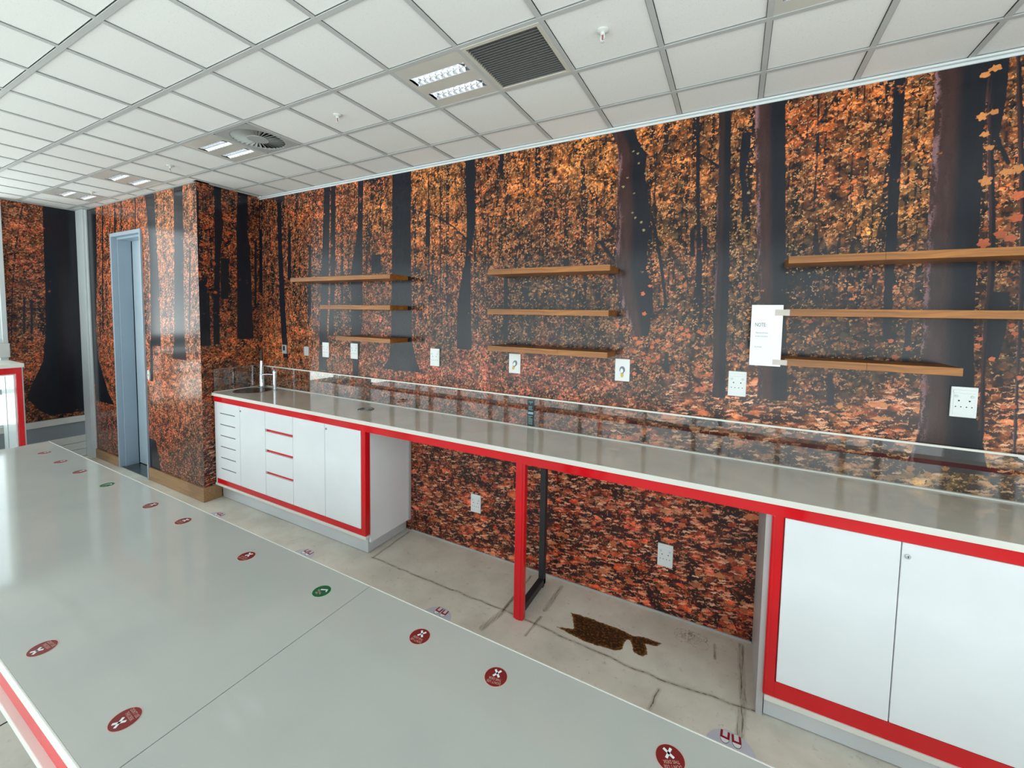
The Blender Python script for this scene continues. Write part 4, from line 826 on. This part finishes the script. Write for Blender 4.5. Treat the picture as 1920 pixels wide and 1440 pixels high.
# ------------------------------------------------------------------ ceiling fittings
def cell(i, j): return (T*(i+.5), GY-T*(j+.5))
lamp = thing('ceiling_light', 'recessed square ceiling light left of the striped air grille, the largest in view', 'ceiling light', (*cell(-3, 2), H), group='recessed louvred ceiling lights')
h = T/2-BW+.001
slots = [(-.092, -.030), (.045, .107)]
box('housing', [(-h, h, -h, slots[0][0], -.001, .012), (-h, h, slots[0][1], slots[1][0], -.001, .012), (-h, h, slots[1][1], h, -.001, .012)] +
    [(a, b, s0_, s1_, -.001, .012) for a, b in ((-h, -.148), (.148, h)) for s0_, s1_ in slots], 'light_panel', lamp)
for a, b in slots:
    lv = bpy.data.objects.new('louvre', None); col.objects.link(lv); lv.parent = lamp
    bm = bmesh.new(); c = (a+b)/2; w = (b-a)/2
    P = [(-w, 0), (-w*.95, .018), (-w*.6, .034), (0, .04), (w*.6, .034), (w*.95, .018), (w, 0)]
    r1 = [bm.verts.new((-.148, c+p[0], p[1])) for p in P]; r2 = [bm.verts.new((.148, c+p[0], p[1])) for p in P]
    for k in range(6): bm.faces.new((r1[k], r1[k+1], r2[k+1], r2[k]))
    bm.faces.new(r1); bm.faces.new(r2[::-1]); obj('reflector', bm, 'louvre_mirror', lv)
    bm = bmesh.new()
    for k in range(9):
        x = -.130+k*.0325
        vs = [bm.verts.new(q) for q in ((x-.009, c-w, .0), (x+.007, c, .0), (x-.009, c+w, .0), (x-.003, c-w, .020), (x+.009, c, .020), (x-.003, c+w, .020))]
        bm.faces.new((vs[0], vs[1], vs[4], vs[3])); bm.faces.new((vs[1], vs[2], vs[5], vs[4]))
    obj('blades', bm, 'louvre_mirror', lv)
    bm = bmesh.new(); tube(bm, [(-.14, c, .027), (.14, c, .027)], .007, 10); obj('lamp_tube', bm, 'tube_added_glow', lv)
for i, l in ((-8, 'beside the round swirl air diffuser'), (-12, 'near the column, third from the far end wall side'), (-15, 'above the door, furthest from the camera'), (1, 'cut by the top edge of the picture')):
    l = {-12: 'between the swirl diffuser and the column wall'}.get(i, l)
    dup(lamp, (*cell(i, 2), H), 'recessed square ceiling light with two mirror louvres, '+l)
gl = thing('air_grille', 'square ceiling air grille with dark parallel slats beside the largest light', 'air grille', (*cell(-2, 2), H))
hh = h; f = .016
box('frame', [(-hh, hh, -hh, -hh+f, -.004, .01), (-hh, hh, hh-f, hh, -.004, .01), (-hh, -hh+f, -hh+f, hh-f, -.004, .01), (hh-f, hh, -hh+f, hh-f, -.004, .01)], 'grille_frame', gl, .001)
sm = None
for k in range(21):
    y = -hh+f+.0075+k*(2*(hh-f)-.015)/20
    if sm is None:
        bm = bmesh.new(); w = hh-f
        for (a, b) in (((-.0035, .011), (.0012, -.001)), ):
            q = [bm.verts.new((sx*w, yy, zz)) for sx in (-1, 1) for yy, zz in ((.0030, .010), (.0038, .0102), (-.0004, -.002), (-.0012, -.0018))]
            for i2 in range(4): bm.faces.new((q[i2], q[(i2+1) % 4], q[4+(i2+1) % 4], q[4+i2]))
            bm.faces.new(q[:4][::-1]); bm.faces.new(q[4:])
        sm = mesh('slat', bm, 'grille_slat')
    link('slat', sm, gl, (0, y, 0))
box('duct', (-hh+.002, hh-.002, -hh+.002, hh-.002, .03, .034), 'cavity_black', gl)
df = thing('swirl_diffuser', 'square ceiling air diffuser with a round swirl of fins', 'air diffuser', (*cell(-7, 2), H))
bm = bmesh.new(); slab_with_hole(bm, 0, 0, h, .148, -.001, .006); obj('plate', bm, 'diffuser_grey', df)
bm = bmesh.new(); lathe(bm, [(.058, -.002), (.058, .004)], 32); obj('hub', bm, 'diffuser_grey', df)
bm = bmesh.new(); lathe(bm, [(.155, .034), (.155, .036)], 32); obj('cavity', bm, 'cavity_black', df)
bm = bmesh.new()
q = [bm.verts.new(p) for p in ((.054, -.007, .0), (.150, -.016, -.001), (.150, .010, .016), (.054, .004, .010), (.054, -.0076, .001), (.150, -.0166, .000), (.150, .0094, .017), (.054, .0034, .011))]
for fidx in ((0, 1, 2, 3), (7, 6, 5, 4), (0, 4, 5, 1), (1, 5, 6, 2), (2, 6, 7, 3), (3, 7, 4, 0)): bm.faces.new([q[i2] for i2 in fidx])
fm = mesh('fin', bm, 'diffuser_grey')
for k in range(32):
    fo = link('fin', fm, df); fo.rotation_euler = (0, 0, 2*PI*k/32)
sp0 = thing('sprinkler', 'white ceiling sprinkler right of the striped air grille, the nearest', 'sprinkler', (-.178, -.819, H), group='ceiling sprinklers')
bm = bmesh.new(); lathe(bm, [(.021, 0.002), (.021, -.002), (.013, -.006), (.008, -.007), (.008, -.014), (.006, -.016)], 20); obj('escutcheon', bm, 'sprinkler_white', sp0, smooth=True)
bm = bmesh.new()
for s in (-1, 1): tube(bm, [(s*.006, 0, -.014), (s*.008, 0, -.026), (s*.004, 0, -.036)], .0017, 6)
lathe(bm, [(.003, -.034), (.0075, -.038), (.0075, -.040), (.003, -.041)], 12); obj('frame_arms', bm, 'sprinkler_white', sp0)
bm = bmesh.new(); tube(bm, [(0, 0, -.015), (0, 0, -.034)], .0018, 8); obj('glass_bulb', bm, 'sprinkler_bulb', sp0)
dup(sp0, (-1.626, -.80, H), 'white ceiling sprinkler over the left shelves, midway between grille and swirl diffuser')
dup(sp0, (-3.415, -.804, H), 'white ceiling sprinkler just in front of the column corner')
dup(sp0, (-4.916, -.775, H), 'white ceiling sprinkler above the door, the furthest away')

# ------------------------------------------------------------------ desks in the foreground
DR = -.0068
def desk(name, x0, x1, label, legs):
    d = thing(name, label, 'desk', (-.727, -1.4285, 0), (0, 0, DR), group='long pale desks pushed end to end')
    W = .672
    box('top', (x0, x1, -W, 0, .724, .75), 'desk_top', d, .0012)
    box('edge_strip', [(x0, x1, -W-.004, -W, .721, .7505), (x0, x1, .0, .004, .721, .7505)], 'white_nosing', d, .001)
    box('apron', [(x0+.002, x1-.002, -W+.004, -W+.022, .655, .721), (x0+.002, x1-.002, -.022, -.004, .655, .721)], 'red_laminate', d)
    box('lower_ledge', [(x0+.002, x1-.002, -W-.012, -W+.05, .636, .655), (x0+.002, x1-.002, -.05, .0, .636, .655)], 'white_nosing', d, .002)
    for lx in legs:
        for ly in (-W+.03, -.10): box('leg', (lx, lx+.05, ly, ly+.05, 0, .655), 'red_laminate', d, .003)
        box('stretcher', (lx+.01, lx+.04, -W+.08, -.10, .03, .07), 'black_steel', d, .002)
    return d
desk('desk', -3.02, -.0012, 'long pale grey desk beyond the seam, running towards the column and window', (-3.0, -2.2, -.08))
desk('desk', .0012, 2.75, 'long pale grey desk nearest the camera, on the near side of the seam', (.03, 1.4, 2.68))

def sticker(x, y, label, kind, rot):
    z = .7502+.0006
    s = thing('desk_sticker', label, 'sticker', (x, y, .7502), (0, 0, rot), group='round desk stickers')
    s.rotation_euler = (0, 0, rot)
    R_ = .0295
    rim, base = ('sticker_rim_green', 'sticker_green') if kind == 'check' else ('sticker_rim', 'sticker_red')
    bm = bmesh.new(); lathe(bm, [(R_, 0), (R_, .0004)], 36); obj('rim', bm, rim, s)
    bm = bmesh.new(); lathe(bm, [(R_*.95, .0003), (R_*.95, .0006)], 36); obj('disc', bm, base, s)
    bm = bmesh.new()
    def bar(cx, cy, L, w, a):
        c, sn = math.cos(a), math.sin(a)
        poly_prism(bm, [(cx+u*c-v*sn, cy+u*sn+v*c) for u, v in ((-L, -w), (L, -w), (L, w), (-L, w))], .0006, .0009)
    if kind == 'check':
        bar(.002, -.0085, .0115, .0021, PI/4+.1); bar(-.0085, -.0135, .005, .0021, -PI/4+.1); obj('check_mark', bm, 'sticker_white', s)
    else:
        bar(0, -.010, .0125, .0026, PI/4+.12); bar(0, -.010, .0125, .0026, -PI/4-.12); obj('cross', bm, 'sticker_white', s)
    def tx(t, sz, yy): lettering(t, sz, 'sticker_rim', s, Matrix.Translation((0, yy, .0008)) @ Matrix.Scale(.72, 4, (1, 0, 0)))
    if kind == 'check': tx('USE', .0098, .015); tx('THIS DESK', .0085, .006)
    else: tx("DON'T USE", .0098, .0165); tx('THIS DESK', .0098, .0070)
    return s
names = ['furthest red cross sticker at the far end of the desk', 'second red cross sticker from the far end of the desk', 'third red cross sticker from the far end of the desk',
 'green tick sticker towards the far end of the desk, in line with the door', 'red cross sticker in front of the column skirting, next after the far green one', 'red cross sticker in front of the first pair of shoe prints',
 'dark red cross sticker just beyond the near green tick sticker', 'green tick sticker close to the seam in the desk', 'red cross sticker in front of the third shoe decal', 'red cross sticker in front of the red leg',
 'nearest red cross sticker, at the bottom edge of the picture', 'red cross sticker near the camera-side edge of the desk, the further one', 'red cross sticker near the camera-side edge of the desk, the nearer one']
pos = [(-3.445, -1.501), (-3.150, -1.508), (-2.851, -1.513), (-2.499, -1.512), (-2.035, -1.511), (-1.743, -1.511), (-1.249, -1.528), (-.843, -1.522), (-.441, -1.515), (-.189, -1.524), (.221, -1.517), (-1.282, -2.034), (-.847, -2.015)]
rots = [.05, -.04, .1, 0, .06, -.05, .12, -.45, .04, .18, .45, .05, -.06]
for (x, y), n_, k, r_ in zip(pos, names, range(13), rots):
    sticker(x, y, n_, 'check' if k in (3, 7) else 'cross', (0 if k > 10 else PI) + r_)

# shoe decals on the floor
def shoe_decal(x, y, label, rot):
    s = thing('shoe_decal', label, 'floor decal', (x, y, .0), (0, 0, rot), group='round shoe print decals on the floor')
    bm = bmesh.new(); lathe(bm, [(.0885, .0002), (.0885, .0008)], 48); obj('disc', bm, 'decal_lilac', s)
    bm = bmesh.new()
    for k in range(9):
        if k == 4: continue
        x_ = -.034+.0085*k; poly_prism(bm, [(x_, .006+.1*x_*x_*20*.3), (x_+.005, .006+.1*x_*x_*20*.3), (x_+.005, .0095+.1*x_*x_*20*.3), (x_, .0095+.1*x_*x_*20*.3)], .0008, .001)
    obj('print_marks', bm, 'ink', s)
    for sx in (-1, 1):
        sh = bpy.data.objects.new('shoe_print', None); col.objects.link(sh); sh.parent = s; sh.location = (sx*.0205, .054, .0008); sh.rotation_euler = (0, 0, sx*.06)
        out = [(-.0145, .026), (.0145, .026), (.0165, .02), (.0165, -.008)]+[(.0165*math.cos(a), -.008-.022*math.sin(a)) for a in np.linspace(.2, PI-.2, 9)]+[(-.0165, -.008), (-.0165, .02)]
        bm = bmesh.new(); poly_prism(bm, out, 0, .0003); obj('outline', bm, 'ink', sh)
        bm = bmesh.new(); poly_prism(bm, [(px*.93, py*.95+.001) for px, py in out], .0002, .0005); obj('toe_cap', bm, 'sticker_white', sh)
        bm = bmesh.new(); poly_prism(bm, [(-.0155, .026), (-.008, .026), (-.008, .0), (.008, .0), (.008, .026), (.0155, .026), (.0165, .02), (.0165, -.009), (-.0165, -.009), (-.0165, .02)], .0004, .0007); obj('uppers', bm, 'shoe_red', sh)
        bm = bmesh.new()
        for k in range(4): poly_prism(bm, [(-.0095, .001+k*.006), (.0095, .003+k*.006), (.0095, .0048+k*.006), (-.0095, .0028+k*.006)], .0007, .0009)
        obj('laces', bm, 'shoe_pink', sh)
# (the tiny curved line of print under the toes is too small to read)
shoe_decal(.356, -.657, 'shoe print decal on the floor nearest the camera, below the right cabinet', .0)
shoe_decal(-1.072, -.652, 'shoe print decal on the floor left of the red leg', -.05)
shoe_decal(-2.226, -.640, 'shoe print decal on the floor in front of the left cabinet plinth', -.08)
shoe_decal(-3.318, -.640, 'shoe print decal on the floor beside the wooden skirting corner', -.1)

# ------------------------------------------------------------------ high counter at the far left
hb = thing('high_counter', 'tall white-topped counter with a red frame by the far window', 'counter', (-5.5, -1.114, 0))
box('top', (-.46, .01, -1.6, .0, 1.092, 1.130), 'white_nosing', hb, .004)
box('frame', [(-.02, 0, -1.6, -.016, 1.035, 1.092), (-.02, 0, -.052, -.016, 0, 1.035), (-.02, 0, -1.6, -1.56, 0, 1.035)], 'red_laminate', hb, .002)
box('lining', [(-.40, -.02, -.016, -.004, 0, 1.092), (-.40, -.022, -.064, -.054, 0, 1.03), (-.40, -.022, -1.55, -.064, 1.022, 1.034)], 'white_laminate', hb, .001)
box('glazing', (-.012, -.008, -1.55, -.066, .03, 1.02), 'clear_glass', hb)
box('glazing_bar', (-.014, -.006, -.118, -.114, .03, 1.02), 'grid_metal', hb)
